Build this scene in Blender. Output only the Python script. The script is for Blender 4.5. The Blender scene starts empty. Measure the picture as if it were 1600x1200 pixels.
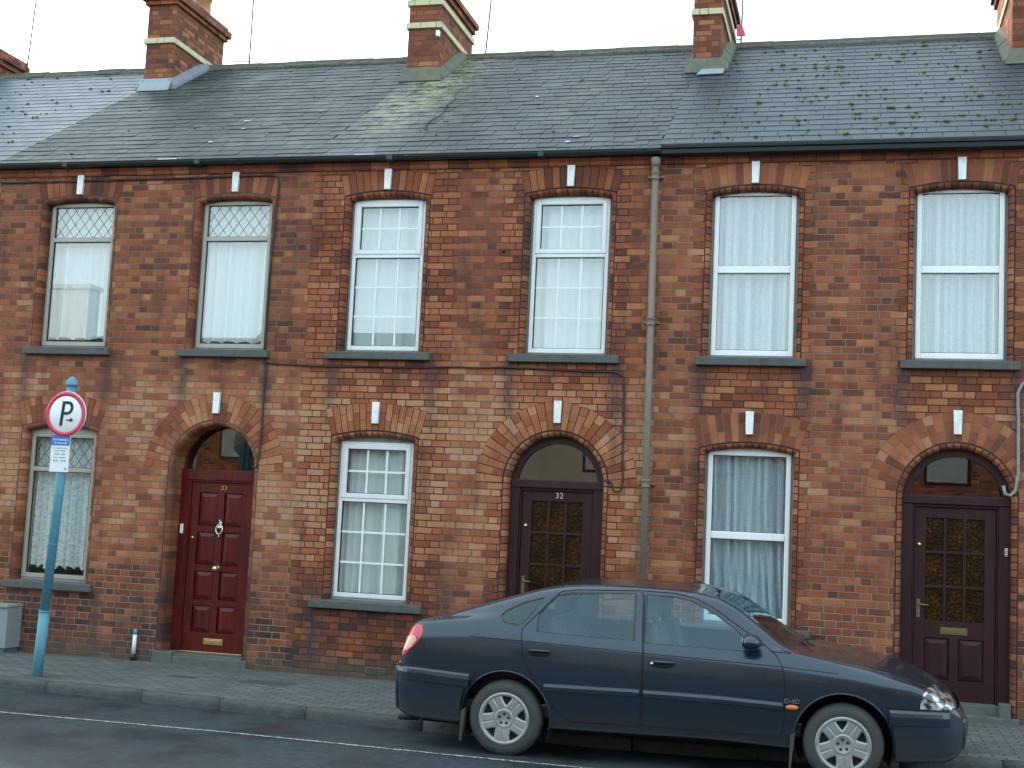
import bpy, bmesh, math, random
from mathutils import Vector, Matrix
from mathutils.geometry import tessellate_polygon
random.seed(7)
R = math.radians
scene = bpy.context.scene
col = scene.collection

# ------------------------------------------------------------------ camera
def make_camera():
    yaw, pitch, roll = 0.253725, 0.100455, 0.0469988
    cy, sy, cp, sp, cr, sr = math.cos(yaw), math.sin(yaw), math.cos(pitch), math.sin(pitch), math.cos(roll), math.sin(roll)
    r = Vector((cy, sy, 0)); f0 = Vector((-sy, cy, 0)); u0 = Vector((0, 0, 1))
    f = f0 * cp + u0 * sp; u = u0 * cp - f0 * sp
    r2 = r * cr + u * sr; u2 = u * cr - r * sr
    cd = bpy.data.cameras.new('camera'); co = bpy.data.objects.new('camera', cd); col.objects.link(co)
    co.matrix_world = Matrix(((r2.x, u2.x, -f.x, 0), (r2.y, u2.y, -f.y, -13.735), (r2.z, u2.z, -f.z, 1.7546), (0, 0, 0, 1)))
    cd.sensor_width = 36; cd.lens = 2100 / 1600 * 36; cd.clip_end = 2000; cd.clip_start = 0.05
    scene.camera = co
make_camera()

# ------------------------------------------------------------------ world and sun
SUN_DIR = Vector((-0.80, 0.52, 0.27)).normalized()          # low sun behind the terrace, from the left
def make_world():
    w = bpy.data.worlds.new('World'); scene.world = w; w.use_nodes = True
    nt = w.node_tree; nt.nodes.clear()
    out = nt.nodes.new('ShaderNodeOutputWorld')
    sky = nt.nodes.new('ShaderNodeTexSky'); sky.sky_type = 'NISHITA'; sky.sun_disc = False
    sky.sun_elevation = math.asin(SUN_DIR.z); sky.sun_rotation = math.atan2(SUN_DIR.x, SUN_DIR.y)
    sky.air_density = 1.0; sky.dust_density = 3.0; sky.ozone_density = 1.0
    b1 = nt.nodes.new('ShaderNodeBackground'); b1.inputs['Strength'].default_value = 0.11
    nt.links.new(sky.outputs['Color'], b1.inputs['Color'])
    # thin bright overcast layer spread over the sky
    tc = nt.nodes.new('ShaderNodeTexCoord')
    mp = nt.nodes.new('ShaderNodeMapping'); mp.inputs['Scale'].default_value = (1.0, 1.0, 2.5)
    nz = nt.nodes.new('ShaderNodeTexNoise'); nz.inputs['Scale'].default_value = 2.2; nz.inputs['Detail'].default_value = 4
    rp = nt.nodes.new('ShaderNodeValToRGB')
    rp.color_ramp.elements[0].position = 0.30; rp.color_ramp.elements[0].color = (0.68, 0.92, 1.0, 1)
    rp.color_ramp.elements[1].position = 0.70; rp.color_ramp.elements[1].color = (0.86, 0.99, 1.0, 1)
    b2 = nt.nodes.new('ShaderNodeBackground'); b2.inputs['Strength'].default_value = SKY_CLOUD
    ad = nt.nodes.new('ShaderNodeAddShader')
    nt.links.new(tc.outputs['Generated'], mp.inputs['Vector']); nt.links.new(mp.outputs['Vector'], nz.inputs['Vector'])
    nt.links.new(nz.outputs['Fac'], rp.inputs['Fac']); nt.links.new(rp.outputs['Color'], b2.inputs['Color'])
    nt.links.new(b1.outputs[0], ad.inputs[0]); nt.links.new(b2.outputs[0], ad.inputs[1]); nt.links.new(ad.outputs[0], out.inputs['Surface'])
SKY_CLOUD = 0.95
make_world()
sl = bpy.data.lights.new('sun', 'SUN'); sl.energy = 2.0; sl.angle = R(2.0); sl.color = (1.0, 0.86, 0.66)
so = bpy.data.objects.new('sun', sl); col.objects.link(so); so.rotation_euler = SUN_DIR.to_track_quat('Z', 'Y').to_euler()
scene.view_settings.view_transform = 'Standard'; scene.view_settings.look = 'None'
scene.view_settings.exposure = 0.92; scene.view_settings.gamma = 1.0; scene.view_settings.use_curve_mapping = False

# ------------------------------------------------------------------ node helpers
class NT:
    def __init__(s, name):
        m = bpy.data.materials.new(name); m.use_nodes = True; s.m = m; s.t = m.node_tree; s.t.nodes.clear()
        s.out = s.t.nodes.new('ShaderNodeOutputMaterial')
    def put(s, sock, v):
        if v is None: return
        if hasattr(v, 'is_output'): s.t.links.new(v, sock)
        elif isinstance(v, (tuple, list)) and len(v) == 3 and sock.type == 'RGBA': sock.default_value = (*v, 1)
        else: sock.default_value = v
    def n(s, ty, ins=None, **props):
        nd = s.t.nodes.new('ShaderNode' + ty)
        for k, v in props.items(): setattr(nd, k, v)
        for k, v in (ins or {}).items(): s.put(nd.inputs[k], v)
        return nd
    def math(s, op, a, b=None, c=None, clamp=False):
        nd = s.t.nodes.new('ShaderNodeMath'); nd.operation = op; nd.use_clamp = clamp
        for i, v in enumerate((a, b, c)): s.put(nd.inputs[i], v)
        return nd.outputs[0]
    def mix(s, f, a, b, mode='MIX'):
        nd = s.t.nodes.new('ShaderNodeMix'); nd.data_type = 'RGBA'; nd.blend_type = mode
        s.put(nd.inputs[0], f); s.put(nd.inputs[6], a); s.put(nd.inputs[7], b)
        return nd.outputs[2]
    def ramp(s, f, els, interp='LINEAR'):
        nd = s.t.nodes.new('ShaderNodeValToRGB'); cr = nd.color_ramp; cr.interpolation = interp
        while len(cr.elements) < len(els): cr.elements.new(0.5)
        for e, (p, c) in zip(cr.elements, els):
            e.position = p; e.color = (*c, 1) if isinstance(c, (tuple, list)) else (c, c, c, 1)
        s.put(nd.inputs[0], f); return nd.outputs[0]
    def step(s, x, a, b):
        nd = s.t.nodes.new('ShaderNodeMapRange'); nd.interpolation_type = 'SMOOTHSTEP'
        s.put(nd.inputs[0], x); s.put(nd.inputs[1], a); s.put(nd.inputs[2], b); return nd.outputs[0]
    def noise(s, vec, scale, detail=3, rough=0.5, scl=None, dist=0):
        if scl: vec = s.n('VectorMath', {0: vec, 1: scl}, operation='MULTIPLY').outputs[0]
        return s.n('TexNoise', {'Vector': vec, 'Scale': scale, 'Detail': detail, 'Roughness': rough, 'Distortion': dist}).outputs[0]
    def pos(s): return s.n('NewGeometry').outputs['Position']
    def bump(s, h, dist=0.005, strength=1.0):
        return s.n('Bump', {'Height': h, 'Distance': dist, 'Strength': strength}).outputs[0]
    def bsdf(s, color=None, rough=0.6, metal=0.0, normal=None, **kw):
        ins = {'Base Color': color, 'Roughness': rough, 'Metallic': metal}
        if normal is not None: ins['Normal'] = normal
        for k, v in kw.items(): ins[k.replace('_', ' ')] = v
        return s.n('BsdfPrincipled', ins).outputs[0]
    def done(s, sh): s.t.links.new(sh, s.out.inputs['Surface']); return s.m

def grime(name, color, rough=0.6, amt=0.35, scale=6.0, dark=None, metal=0.0, bump=0.0, spec=None, coat=0):
    t = NT(name); p = t.pos()
    a = t.noise(p, scale, 5, 0.65)
    b = t.noise(p, scale * 9, 3, 0.6)
    f = t.math('MULTIPLY', t.step(a, 0.42, 0.75), amt)
    dark = dark or tuple(c * 0.45 for c in color)
    c = t.mix(f, color, dark)
    c = t.mix(t.math('MULTIPLY', b, 0.35), c, tuple(min(1, x * 1.25) for x in color))
    kw = {}
    if spec is not None: kw['Specular_IOR_Level'] = spec
    if coat: kw['Coat_Weight'] = coat
    nrm = t.bump(t.math('ADD', a, b), bump) if bump else None
    return t.done(t.bsdf(c, t.math('MULTIPLY_ADD', b, 0.2, rough - 0.1), metal, nrm, **kw))

BRICK_RAMP = [(0.0, (.040, .023, .020)), (.13, (.082, .033, .023)), (.30, (.155, .046, .025)), (.48, (.235, .067, .031)),
              (.64, (.315, .100, .043)), (.81, (.395, .155, .068)), (.97, (.43, .22, .120))]
CH = 0.0715
def zone_shift(t, p, xyz, warm):
    z = xyz[2]
    lo = t.noise(p, 0.9, 3, 0.6)
    s = t.math('ADD', t.math('MULTIPLY', t.math('SUBTRACT', lo, 0.5), 0.75), t.math('MULTIPLY', t.math('SUBTRACT', t.noise(p, 3.2, 3, .6), 0.5), 0.45))
    band = t.math('MULTIPLY', t.step(z, 1.0, 1.7), t.math('SUBTRACT', 1.0, t.step(z, 2.9, 3.5)))
    s = t.math('ADD', s, t.math('MULTIPLY', band, 0.22 * warm))
    s = t.math('ADD', s, t.math('MULTIPLY', t.math('SUBTRACT', 1.0, t.step(z, 0.5, 1.2)), -0.17))
    return s
def stains(t, c, p, xyz):
    st = t.noise(p, 1.6, 5, 0.65, scl=(2.2, 2.2, 0.45))
    c = t.mix(t.math('MULTIPLY', t.step(st, 0.50, 0.74), 0.60), c, (.045, .030, .027))
    so = t.noise(p, 2.6, 6, 0.72)
    c = t.mix(t.math('MULTIPLY', t.step(so, 0.54, 0.72), 0.45), c, (.055, .036, .030))
    lo = t.math('SUBTRACT', 1.0, t.step(t.math('ADD', xyz[2], t.math('MULTIPLY', t.noise(p, 3.0, 4), 0.35)), 0.15, 0.48))
    c = t.mix(t.math('MULTIPLY', t.step(t.noise(p, 1.3, 4, .6), .52, .70), t.math('MULTIPLY', t.math('SUBTRACT', 1.0, t.step(xyz[2], .9, 1.5)), .45)), c, (.060, .050, .045))
    c = t.mix(t.math('MULTIPLY', lo, 0.7), c, (.075, .078, .065))
    return c
def mk_brick(name, mortar=(.30, .27, .22), mw=0.0062, seed=0.0, warm=1.0, base=0.0, zones=True, dark=(), runs=()):
    t = NT(name); p = t.pos(); sx = t.n('SeparateXYZ', {0: p}); X, Y, Z = sx.outputs
    xyz = (X, Y, Z)
    wob = t.math('MULTIPLY', t.math('SUBTRACT', t.noise(p, 14, 3), 0.5), 0.010)
    u = t.math('ADD', t.math('ADD', X, Y), wob)
    zz = t.math('ADD', Z, t.math('MULTIPLY', t.math('SUBTRACT', t.noise(p, 5.0, 2), 0.5), 0.010))
    zr = t.math('DIVIDE', t.math('ADD', zz, 0.013), CH)
    row = t.math('FLOOR', zr); fz = t.math('FRACT', zr)
    wr = t.n('TexWhiteNoise', {'W': t.math('ADD', row, seed)}, noise_dimensions='1D').outputs['Value']
    P = 0.316
    off = t.math('ADD', t.math('MULTIPLY', t.math('MODULO', row, 2.0), 0.5), t.math('MULTIPLY', wr, 0.14))
    uu = t.math('ADD', t.math('DIVIDE', t.math('ADD', u, 100.0), P), off)
    colm = t.math('FLOOR', uu); fu = t.math('FRACT', uu)
    hd = t.math('GREATER_THAN', fu, 0.665)
    dl = t.math('MINIMUM', fu, t.math('SUBTRACT', 1.0, fu))
    dm = t.math('ABSOLUTE', t.math('SUBTRACT', fu, 0.665))
    du = t.math('MULTIPLY', t.math('MINIMUM', dl, dm), P)
    dz = t.math('MULTIPLY', t.math('MINIMUM', fz, t.math('SUBTRACT', 1.0, fz)), CH)
    d = t.math('MINIMUM', du, dz)
    d = t.math('ADD', d, t.math('MULTIPLY', t.math('SUBTRACT', t.noise(p, 60, 2), 0.5), 0.004))
    face = t.step(d, mw * 0.55, mw * 1.15)
    idv = t.n('CombineXYZ', {0: t.math('MULTIPLY_ADD', colm, 2.0, hd), 1: row, 2: seed}).outputs[0]
    wn = t.n('TexWhiteNoise', {'Vector': idv}, noise_dimensions='3D')
    wn2 = t.n('TexWhiteNoise', {'Vector': t.n('CombineXYZ', {0: row, 1: t.math('MULTIPLY_ADD', colm, 2.0, hd), 2: seed + 7}).outputs[0]}, noise_dimensions='3D').outputs['Value']
    v = t.math('MULTIPLY_ADD', t.math('ADD', t.math('MULTIPLY', wn.outputs['Value'], .6), t.math('MULTIPLY', wn2, .4)), 0.68, 0.13 + base)
    if zones: v = t.math('ADD', v, zone_shift(t, p, xyz, warm))
    c = t.ramp(v, BRICK_RAMP)
    fine = t.noise(p, 38, 4, 0.7); med = t.noise(p, 9, 3, 0.6)
    c = t.mix(t.math('MULTIPLY', t.step(fine, 0.53, 0.78), 0.45), c, (.050, .022, .016))
    c = t.mix(t.math('MULTIPLY', t.step(med, 0.55, 0.8), 0.3), c, (.33, .11, .04))
    mfill = t.mix(t.noise(p, 3, 3), tuple(x * 0.55 for x in mortar), tuple(x * 1.15 for x in mortar))
    if zones: mfill = t.mix(t.math('MULTIPLY', t.math('SUBTRACT', 1.0, t.step(Z, .8, 1.5)), .6), mfill, (.26, .25, .21))     # paler pointing near the ground
    if dark:                     # repointed in black beside the openings
        mk = None
        for cx, hw in dark:
            dd = t.math('ADD', t.math('ABSOLUTE', t.math('SUBTRACT', X, cx)), t.math('MULTIPLY', t.math('MODULO', row, 2.0), .07))
            m1 = t.math('SUBTRACT', 1.0, t.step(t.math('ADD', dd, t.math('MULTIPLY', t.noise(p, 2.0, 3), .12)), hw, hw + .10))
            mk = m1 if mk is None else t.math('MAXIMUM', mk, m1)
        mfill = t.mix(t.math('MULTIPLY', mk, .92), mfill, (.022, .019, .019))
    c = t.mix(face, mfill, c)
    if zones: c = stains(t, c, p, xyz)
    for rx, rz in runs:          # soot runs below the sill ends
        dx = t.math('DIVIDE', t.math('SUBTRACT', t.math('ADD', X, t.math('MULTIPLY', t.math('SUBTRACT', t.noise(p, 4.0, 3), .5), .12)), rx), .075)
        gs = t.math('POWER', 2.718, t.math('MULTIPLY', t.math('MULTIPLY', dx, dx), -1.0))
        vz = t.math('MULTIPLY', t.math('LESS_THAN', Z, rz), t.step(Z, rz - .95, rz - .25))
        c = t.mix(t.math('MULTIPLY', t.math('MULTIPLY', gs, vz), .62), c, (.050, .042, .048))
    h = t.math('ADD', t.math('MULTIPLY', face, 1.0), t.math('MULTIPLY', fine, 0.35))
    h = t.math('ADD', h, t.math('MULTIPLY', wn.outputs['Value'], 0.25))
    return t.done(t.bsdf(c, 0.88, 0, t.bump(h, 0.006, 0.9), Specular_IOR_Level=0.3))
def mk_brickgeo(name, warm=1.0, base=0.0):
    t = NT(name); p = t.pos(); sx = t.n('SeparateXYZ', {0: p})
    at = t.n('Attribute', attribute_name='bc').outputs['Fac']
    v = t.math('MULTIPLY_ADD', at, 0.50, 0.20 + base)
    v = t.math('ADD', v, zone_shift(t, p, sx.outputs, warm))
    c = t.ramp(v, BRICK_RAMP)
    fine = t.noise(p, 38, 4, 0.7)
    c = t.mix(t.math('MULTIPLY', t.step(fine, 0.5, 0.75), 0.35), c, (.08, .04, .03))
    c = stains(t, c, p, sx.outputs)
    return t.done(t.bsdf(c, 0.85, 0, t.bump(fine, 0.003, 0.7), Specular_IOR_Level=0.3))

def mk_slate(name, ramp, lichen=0.0, lx=None, streak=0.3, rough=0.55):
    t = NT(name); p = t.pos(); sx = t.n('SeparateXYZ', {0: p})
    at = t.n('Attribute', attribute_name='bc').outputs['Fac']
    big = t.noise(p, 0.8, 4, 0.6)
    v = t.math('ADD', t.math('MULTIPLY', at, 0.55), t.math('MULTIPLY', t.step(big, .25, .75), 0.45))
    c = t.ramp(v, ramp)
    fine = t.noise(p, 30, 4, 0.7)
    c = t.mix(t.math('MULTIPLY', fine, 0.35), c, tuple(x * 0.6 for x in ramp[0][1]))
    sp = t.noise(p, 5.5, 6, 0.75)
    if lichen:
        c = t.mix(t.math('MULTIPLY', t.step(t.math('ADD', t.math('MULTIPLY', sp, .45), t.math('MULTIPLY', t.noise(p, 1.4, 4, .6), .55)), 0.50, 0.66), lichen), c, (.13, .145, .095))
        pale = t.noise(p, 16, 5, 0.8)
        c = t.mix(t.math('MULTIPLY', t.step(pale, 0.62, 0.74), lichen * 0.7), c, (.24, .25, .20))
    if lx is not None:
        dx = t.math('DIVIDE', t.math('SUBTRACT', sx.outputs[0], lx), 0.50)
        g = t.math('POWER', 2.718, t.math('MULTIPLY', t.math('MULTIPLY', dx, dx), -1.0))
        up = t.step(sx.outputs[2], 5.6, 7.4)
        m = t.math('MULTIPLY', t.math('MULTIPLY', g, t.math('MULTIPLY_ADD', up, 0.75, 0.1)), t.step(sp, 0.36, 0.60))
        c = t.mix(m, c, (.30, .31, .19))
    wet = t.noise(p, 2.2, 4, 0.6)
    return t.done(t.bsdf(c, t.math('MULTIPLY_ADD', wet, 0.25, rough - 0.12), 0, t.bump(fine, 0.004, 0.6), Specular_IOR_Level=0.45))

def glassmat(name, ior=1.9, tint=(1, 1, 1), rough=0.0, bump=None, bscale=10, trans=1.0, refl=(1, 1, 1)):
    t = NT(name)
    nrm = None
    if bump: nrm = t.bump(t.noise(t.pos(), bscale, 2, 0.5), bump, 1.0)
    bk = t.n('NewGeometry').outputs['Backfacing']            # same reflectance seen from either side
    iv = t.math('MULTIPLY_ADD', bk, 1.0 / ior - ior, ior)
    fr = t.n('Fresnel', {'IOR': iv, 'Normal': nrm} if nrm is not None else {'IOR': iv}).outputs[0]
    tr = t.n('BsdfTransparent', {'Color': tuple(x * trans for x in tint)}).outputs[0]
    gl = t.n('BsdfGlossy', {'Color': refl, 'Roughness': rough})
    if nrm is not None: t.put(gl.inputs['Normal'], nrm)
    mx = t.n('MixShader', {0: fr, 1: tr, 2: gl.outputs[0]})
    return t.done(mx.outputs[0])

def lace(name, pattern=0.5, color=(.82, .86, .86), sc=34.0, lo=0.45, hi=0.92, kind='dots'):
    t = NT(name); p = t.pos(); sx = t.n('SeparateXYZ', {0: p})
    v2 = t.n('CombineXYZ', {0: sx.outputs[0], 1: 0.0, 2: sx.outputs[2]}).outputs[0]
    if kind == 'dots':
        vo = t.n('TexVoronoi', {'Vector': v2, 'Scale': sc, 'Randomness': 0.25}).outputs['Distance']
        w = t.n('TexWave', {'Vector': v2, 'Scale': 4.2, 'Distortion': 1.2, 'Detail': 1.0}, wave_type='BANDS', bands_direction='X').outputs['Fac']
        f = t.math('ADD', t.math('MULTIPLY', t.step(vo, 0.25, 0.5), 0.40), t.math('MULTIPLY', w, 0.60))
    else:
        f = t.step(t.noise(v2, sc, 4, 0.75, dist=1.2), 0.42, 0.60)
    f = t.math('MULTIPLY', f, pattern)
    al = t.math('SUBTRACT', hi, t.math('MULTIPLY', f, hi - lo))
    df = t.n('BsdfDiffuse', {'Color': color}).outputs[0]
    tl = t.n('BsdfTranslucent', {'Color': color}).outputs[0]
    m1 = t.n('MixShader', {0: 0.35, 1: df, 2: tl}).outputs[0]
    tr = t.n('BsdfTransparent', {}).outputs[0]
    return t.done(t.n('MixShader', {0: al, 1: tr, 2: m1}).outputs[0])

# ------------------------------------------------------------------ mesh helpers
class MB:
    def __init__(s): s.bm = bmesh.new(); s.ly = s.bm.loops.layers.float_color.new('bc'); s.mi = 0; s.v = 0.5
    def face(s, vs, smooth=False):
        try: f = s.bm.faces.new(vs)
        except ValueError: return None
        f.material_index = s.mi; f.smooth = smooth
        for l in f.loops: l[s.ly] = (s.v, s.v, s.v, 1)
        return f
    def poly(s, pts, smooth=False): return s.face([s.bm.verts.new(p) for p in pts], smooth)
    def hull8(s, a):          # 8 points: bottom ring 0-3, top ring 4-7
        v = [s.bm.verts.new(p) for p in a]
        for q in ((3, 2, 1, 0), (4, 5, 6, 7), (0, 1, 5, 4), (1, 2, 6, 5), (2, 3, 7, 6), (3, 0, 4, 7)): s.face([v[i] for i in q])
    def box(s, x0, x1, y0, y1, z0, z1, bev=0.0):
        if bev <= 0:
            s.hull8([(x0, y0, z0), (x1, y0, z0), (x1, y1, z0), (x0, y1, z0), (x0, y0, z1), (x1, y0, z1), (x1, y1, z1), (x0, y1, z1)])
        else:
            tmp = bmesh.new(); bmesh.ops.create_cube(tmp, size=1.0)
            for v in tmp.verts: v.co = Vector(((x0 + x1) / 2 + v.co.x * (x1 - x0), (y0 + y1) / 2 + v.co.y * (y1 - y0), (z0 + z1) / 2 + v.co.z * (z1 - z0)))
            bmesh.ops.bevel(tmp, geom=tmp.edges[:], offset=bev, segments=2, affect='EDGES', profile=0.5)
            s.absorb(tmp)
    def absorb(s, tmp, M=None, smooth=False):
        mp = {}
        for v in tmp.verts: mp[v] = s.bm.verts.new(M @ v.co if M else v.co)
        for f in tmp.faces: s.face([mp[v] for v in f.verts], smooth or f.smooth)
        tmp.free()
    def tube(s, pts, r, seg=8, closed=False, caps=True):
        pts = [Vector(p) for p in pts]; rings = []; n = len(pts)
        rr = r if isinstance(r, (list, tuple)) else [r] * n
        up = Vector((0, 0, 1)); prev = None
        for i, p in enumerate(pts):
            a = pts[max(i - 1, 0)] if not closed else pts[(i - 1) % n]; b = pts[min(i + 1, n - 1)] if not closed else pts[(i + 1) % n]
            d = (b - a).normalized()
            if prev is None:
                side = d.cross(up if abs(d.z) < 0.9 else Vector((1, 0, 0))).normalized()
            else:
                side = (prev - d * prev.dot(d)).normalized()
            prev = side; w = d.cross(side)
            rings.append([s.bm.verts.new(p + (side * math.cos(2 * math.pi * k / seg) + w * math.sin(2 * math.pi * k / seg)) * rr[i]) for k in range(seg)])
        m = n if closed else n - 1
        for i in range(m):
            A, B = rings[i], rings[(i + 1) % n]
            for k in range(seg): s.face([A[k], A[(k + 1) % seg], B[(k + 1) % seg], B[k]], True)
        if caps and not closed:
            s.face(rings[0][::-1]); s.face(rings[-1])
    def lathe(s, prof, origin, axis='z', seg=24, smooth=True, a0=0.0, a1=2 * math.pi):
        o = Vector(origin); full = abs(a1 - a0 - 2 * math.pi) < 1e-6; rings = []
        for r, h in prof:
            ring = []
            for k in range(seg + (0 if full else 1)):
                a = a0 + (a1 - a0) * k / seg; c, q = math.cos(a) * r, math.sin(a) * r
                ring.append(s.bm.verts.new(o + (Vector((c, q, h)) if axis == 'z' else Vector((c, h, q)) if axis == 'y' else Vector((h, c, q)))))
            rings.append(ring)
        for A, B in zip(rings, rings[1:]):
            m = len(A) if full else len(A) - 1
            for k in range(m): s.face([A[k], A[(k + 1) % len(A)], B[(k + 1) % len(A)], B[k]], smooth)
        return rings
    def prism(s, poly, y0, y1, caps=True):     # poly in (x,z)
        a = [s.bm.verts.new((x, y0, z)) for x, z in poly]; b = [s.bm.verts.new((x, y1, z)) for x, z in poly]
        n = len(poly)
        for i in range(n): s.face([a[i], b[i], b[(i + 1) % n], a[(i + 1) % n]])
        if caps:
            for tri in tessellate_polygon([[Vector((x, z, 0)) for x, z in poly]]):
                s.face([a[i] for i in tri]); s.face([b[i] for i in tri][::-1])
    def blob(s, c, rx, ry, rz, sub=1, jit=0.2):
        tmp = bmesh.new(); bmesh.ops.create_icosphere(tmp, subdivisions=sub, radius=1)
        for v in tmp.verts:
            k = 1 + random.uniform(-jit, jit); v.co = Vector((c[0] + v.co.x * rx * k, c[1] + v.co.y * ry * k, c[2] + v.co.z * rz * k))
        s.absorb(tmp, None, True)
    def build(s, name, mats, parent=None, fix=True):
        if fix: bmesh.ops.recalc_face_normals(s.bm, faces=s.bm.faces[:])
        me = bpy.data.meshes.new(name)
        if parent is not None and not parent.get('_local'):
            r = parent
            while r.parent: r = r.parent
            if not r.get('_local'):
                off = r.location
                for v in s.bm.verts: v.co -= off
        s.bm.to_mesh(me); s.bm.free()
        for m in (mats if isinstance(mats, (list, tuple)) else [mats]): me.materials.append(m)
        o = bpy.data.objects.new(name, me); col.objects.link(o)
        if parent is not None: o.parent = parent
        return o
def empty(name, loc, label, cat, group=None):
    o = bpy.data.objects.new(name, None); o.empty_display_size = 0.1; col.objects.link(o); o.location = loc
    o['label'] = label; o['category'] = cat
    if group: o['group'] = group
    return o
def tag(o, label, cat, group=None):
    o['label'] = label; o['category'] = cat
    if group: o['group'] = group
    return o
def rebase(o, loc):
    """give a one-mesh thing its origin at loc"""
    loc = Vector(loc)
    for v in o.data.vertices: v.co -= loc
    o.location = loc; return o
def structure(o): o['kind'] = 'structure'; return o
def text(body, size, x, y, z, mat, name, parent, align='CENTER', ext=0.0015, sx=1.0, shear=0.0, space=1.0):
    cu = bpy.data.curves.new('lettering', 'FONT'); cu.body = body; cu.size = size; cu.align_x = align; cu.align_y = 'CENTER'
    cu.extrude = ext; cu.shear = shear; cu.space_character = space
    ob = bpy.data.objects.new('lettering', cu); col.objects.link(ob)
    dg = bpy.context.evaluated_depsgraph_get(); dg.update()
    me = bpy.data.meshes.new_from_object(ob.evaluated_get(dg)); bpy.data.objects.remove(ob)
    r = parent
    while r.parent: r = r.parent
    off = Vector((0, 0, 0)) if r.get('_local') else r.location
    for v in me.vertices: v.co = Vector((x + v.co.x * sx, y + -v.co.z, z + v.co.y)) - off
    me.name = name; me.materials.clear(); me.materials.append(mat)
    o = bpy.data.objects.new(name, me); col.objects.link(o); o.parent = parent
    return o
# ------------------------------------------------------------------ materials
M = {}
M['brick33'] = mk_brick('brick_orange_weathered', (.185, .170, .130), 0.0058, 3.0, 1.15, 0.02, runs=[(-9.45, 3.42), (-8.38, 3.42), (-7.42, 3.42), (-6.40, 3.42), (-8.30, 0.72)])
M['brick32'] = mk_brick('brick_red_dark_pointing', (.145, .126, .096), 0.0058, 11.0, 1.25, 0.06, dark=[(-5.08, .88), (-3.03, .74)], runs=[(-5.62, 3.42), (-4.46, 3.42), (-3.60, 3.42), (-2.44, 3.42), (-5.66, 0.72), (-4.44, 0.72)])
M['brick31'] = mk_brick('brick_brown_red', (.215, .205, .165), 0.0056, 23.0, 0.45, 0.02, dark=[(-1.065, .62), (.948, .63)], runs=[(-1.60, 3.42), (-0.53, 3.42), (0.42, 3.42), (1.48, 3.42), (-0.44, 0.72)])
M['brickch'] = mk_brick('brick_chimney', (.10, .09, .075), 0.0070, 41.0, 0, 0.0, zones=False)
M['bgeo33'] = mk_brickgeo('rubbed_brick_orange', 0.9, 0.0)
M['bgeo32'] = mk_brickgeo('rubbed_brick_red', 0.9, 0.03)
M['bgeo31'] = mk_brickgeo('rubbed_brick_brown', 0.3, 0.03)
M['mortar_dark'] = grime('mortar_black', (.030, .026, .026), 0.95, 0.4)
M['mortar_mid'] = grime('mortar_brown', (.12, .095, .075), 0.95, 0.4)
M['mortar_pale'] = grime('mortar_grey', (.20, .19, .155), 0.95, 0.5)
M['plaster'] = grime('room_plaster', (.22, .21, .19), 0.9, 0.3)
M['white_paint'] = grime('white_paint', (.78, .80, .80), 0.5, 0.12, 8)
M['keypaint'] = grime('weathered_white_paint', (.76, .78, .78), .6, .55, 11, (.40, .40, .37), bump=.002)
M['upvc'] = grime('white_upvc', (.72, .74, .74), 0.32, 0.25, 5, (.42, .43, .40))
M['upvc_clean'] = grime('white_upvc_clean', (.80, .82, .82), 0.30, 0.12, 5, (.55, .56, .54))
M['alu'] = grime('dull_aluminium', (.36, .34, .29), 0.42, 0.3, 6, (.22, .20, .16), 0.15)
M['greywood'] = grime('grey_weathered_wood', (.25, .26, .25), 0.8, 0.6, 14)
M['sill'] = grime('granite_sill', (0.0880, 0.0930, 0.0860), 0.85, 0.6, 9, (0.0304, 0.0353, 0.0328), bump=0.003)
M['gasket'] = grime('black_gasket', (.012, .012, .013), 0.6)
M['lead'] = grime('lead_came', (.05, .05, .05), 0.5)
M['glass'] = glassmat('window_glass', 2.5, (.93, .98, .97))
M['glass_low'] = glassmat('window_glass_lower', 1.65, (.90, .96, .95))
M['fanglass'] = glassmat('fanlight_glass', 2.0, (.55, .58, .55))
M['lace_a'] = lace('lace_floral', 0.8, (.94, .97, .97), 26, 0.60, 0.98, 'floral')
M['lace_b'] = lace('voile', 0.15, (0.9180, 0.9500, 0.9500), 60, 0.70, 0.98)
M['lace_c'] = lace('lace_dotted', 0.75, (.76, .88, .96), 44, 0.38, 0.92)
M['gutter_old'] = grime('gutter_dark_green', (0.0160, 0.0246, 0.0230), 0.4, 0.5, 5, (0.0280, 0.0328, 0.0287))
M['gutter_new'] = grime('gutter_black', (.006, .008, .009), 0.42, 0.2, spec=.3)
M['slate_old'] = mk_slate('slate_old', [(0.1, (0.0120, 0.0178, 0.0190)), (.45, (0.0201, 0.0294, 0.0315)), (.75, (0.0329, 0.0441, 0.0464)), (1, (0.0637, 0.0774, 0.0811))], 0.45)
M['slate_lichen'] = mk_slate('slate_lichen', [(0.1, (0.0120, 0.0170, 0.0207)), (.45, (0.0208, 0.0294, 0.0356)), (.75, (0.0349, 0.0449, 0.0522)), (1, (0.0671, 0.0813, 0.0911))], 0.36, -5.5)
M['slate_new'] = mk_slate('slate_blue', [(0.1, (0.0133, 0.0223, 0.0302)), (.5, (0.0202, 0.0321, 0.0427)), (1, (0.0320, 0.0478, 0.0603))], 0.16, None, 0.1, 0.5)
M['slate_glare'] = mk_slate('slate_blue_sky_glare', [(0.1, (0.0560, 0.0748, 0.0994)), (.5, (0.0768, 0.0986, 0.1251)), (1, (0.1000, 0.1241, 0.1527))], 0.0, None, 0.1, 0.46)  # grazing sky glare painted in as a paler tone of the blue slate
M['under'] = grime('roof_felt', (.012, .012, .013), 0.9)
M['ridge'] = grime('ridge_tile_lichen', (0.1040, 0.0984, 0.0779), 0.9, 0.7, 12, (0.2080, 0.2132, 0.1558), bump=0.004)
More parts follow.
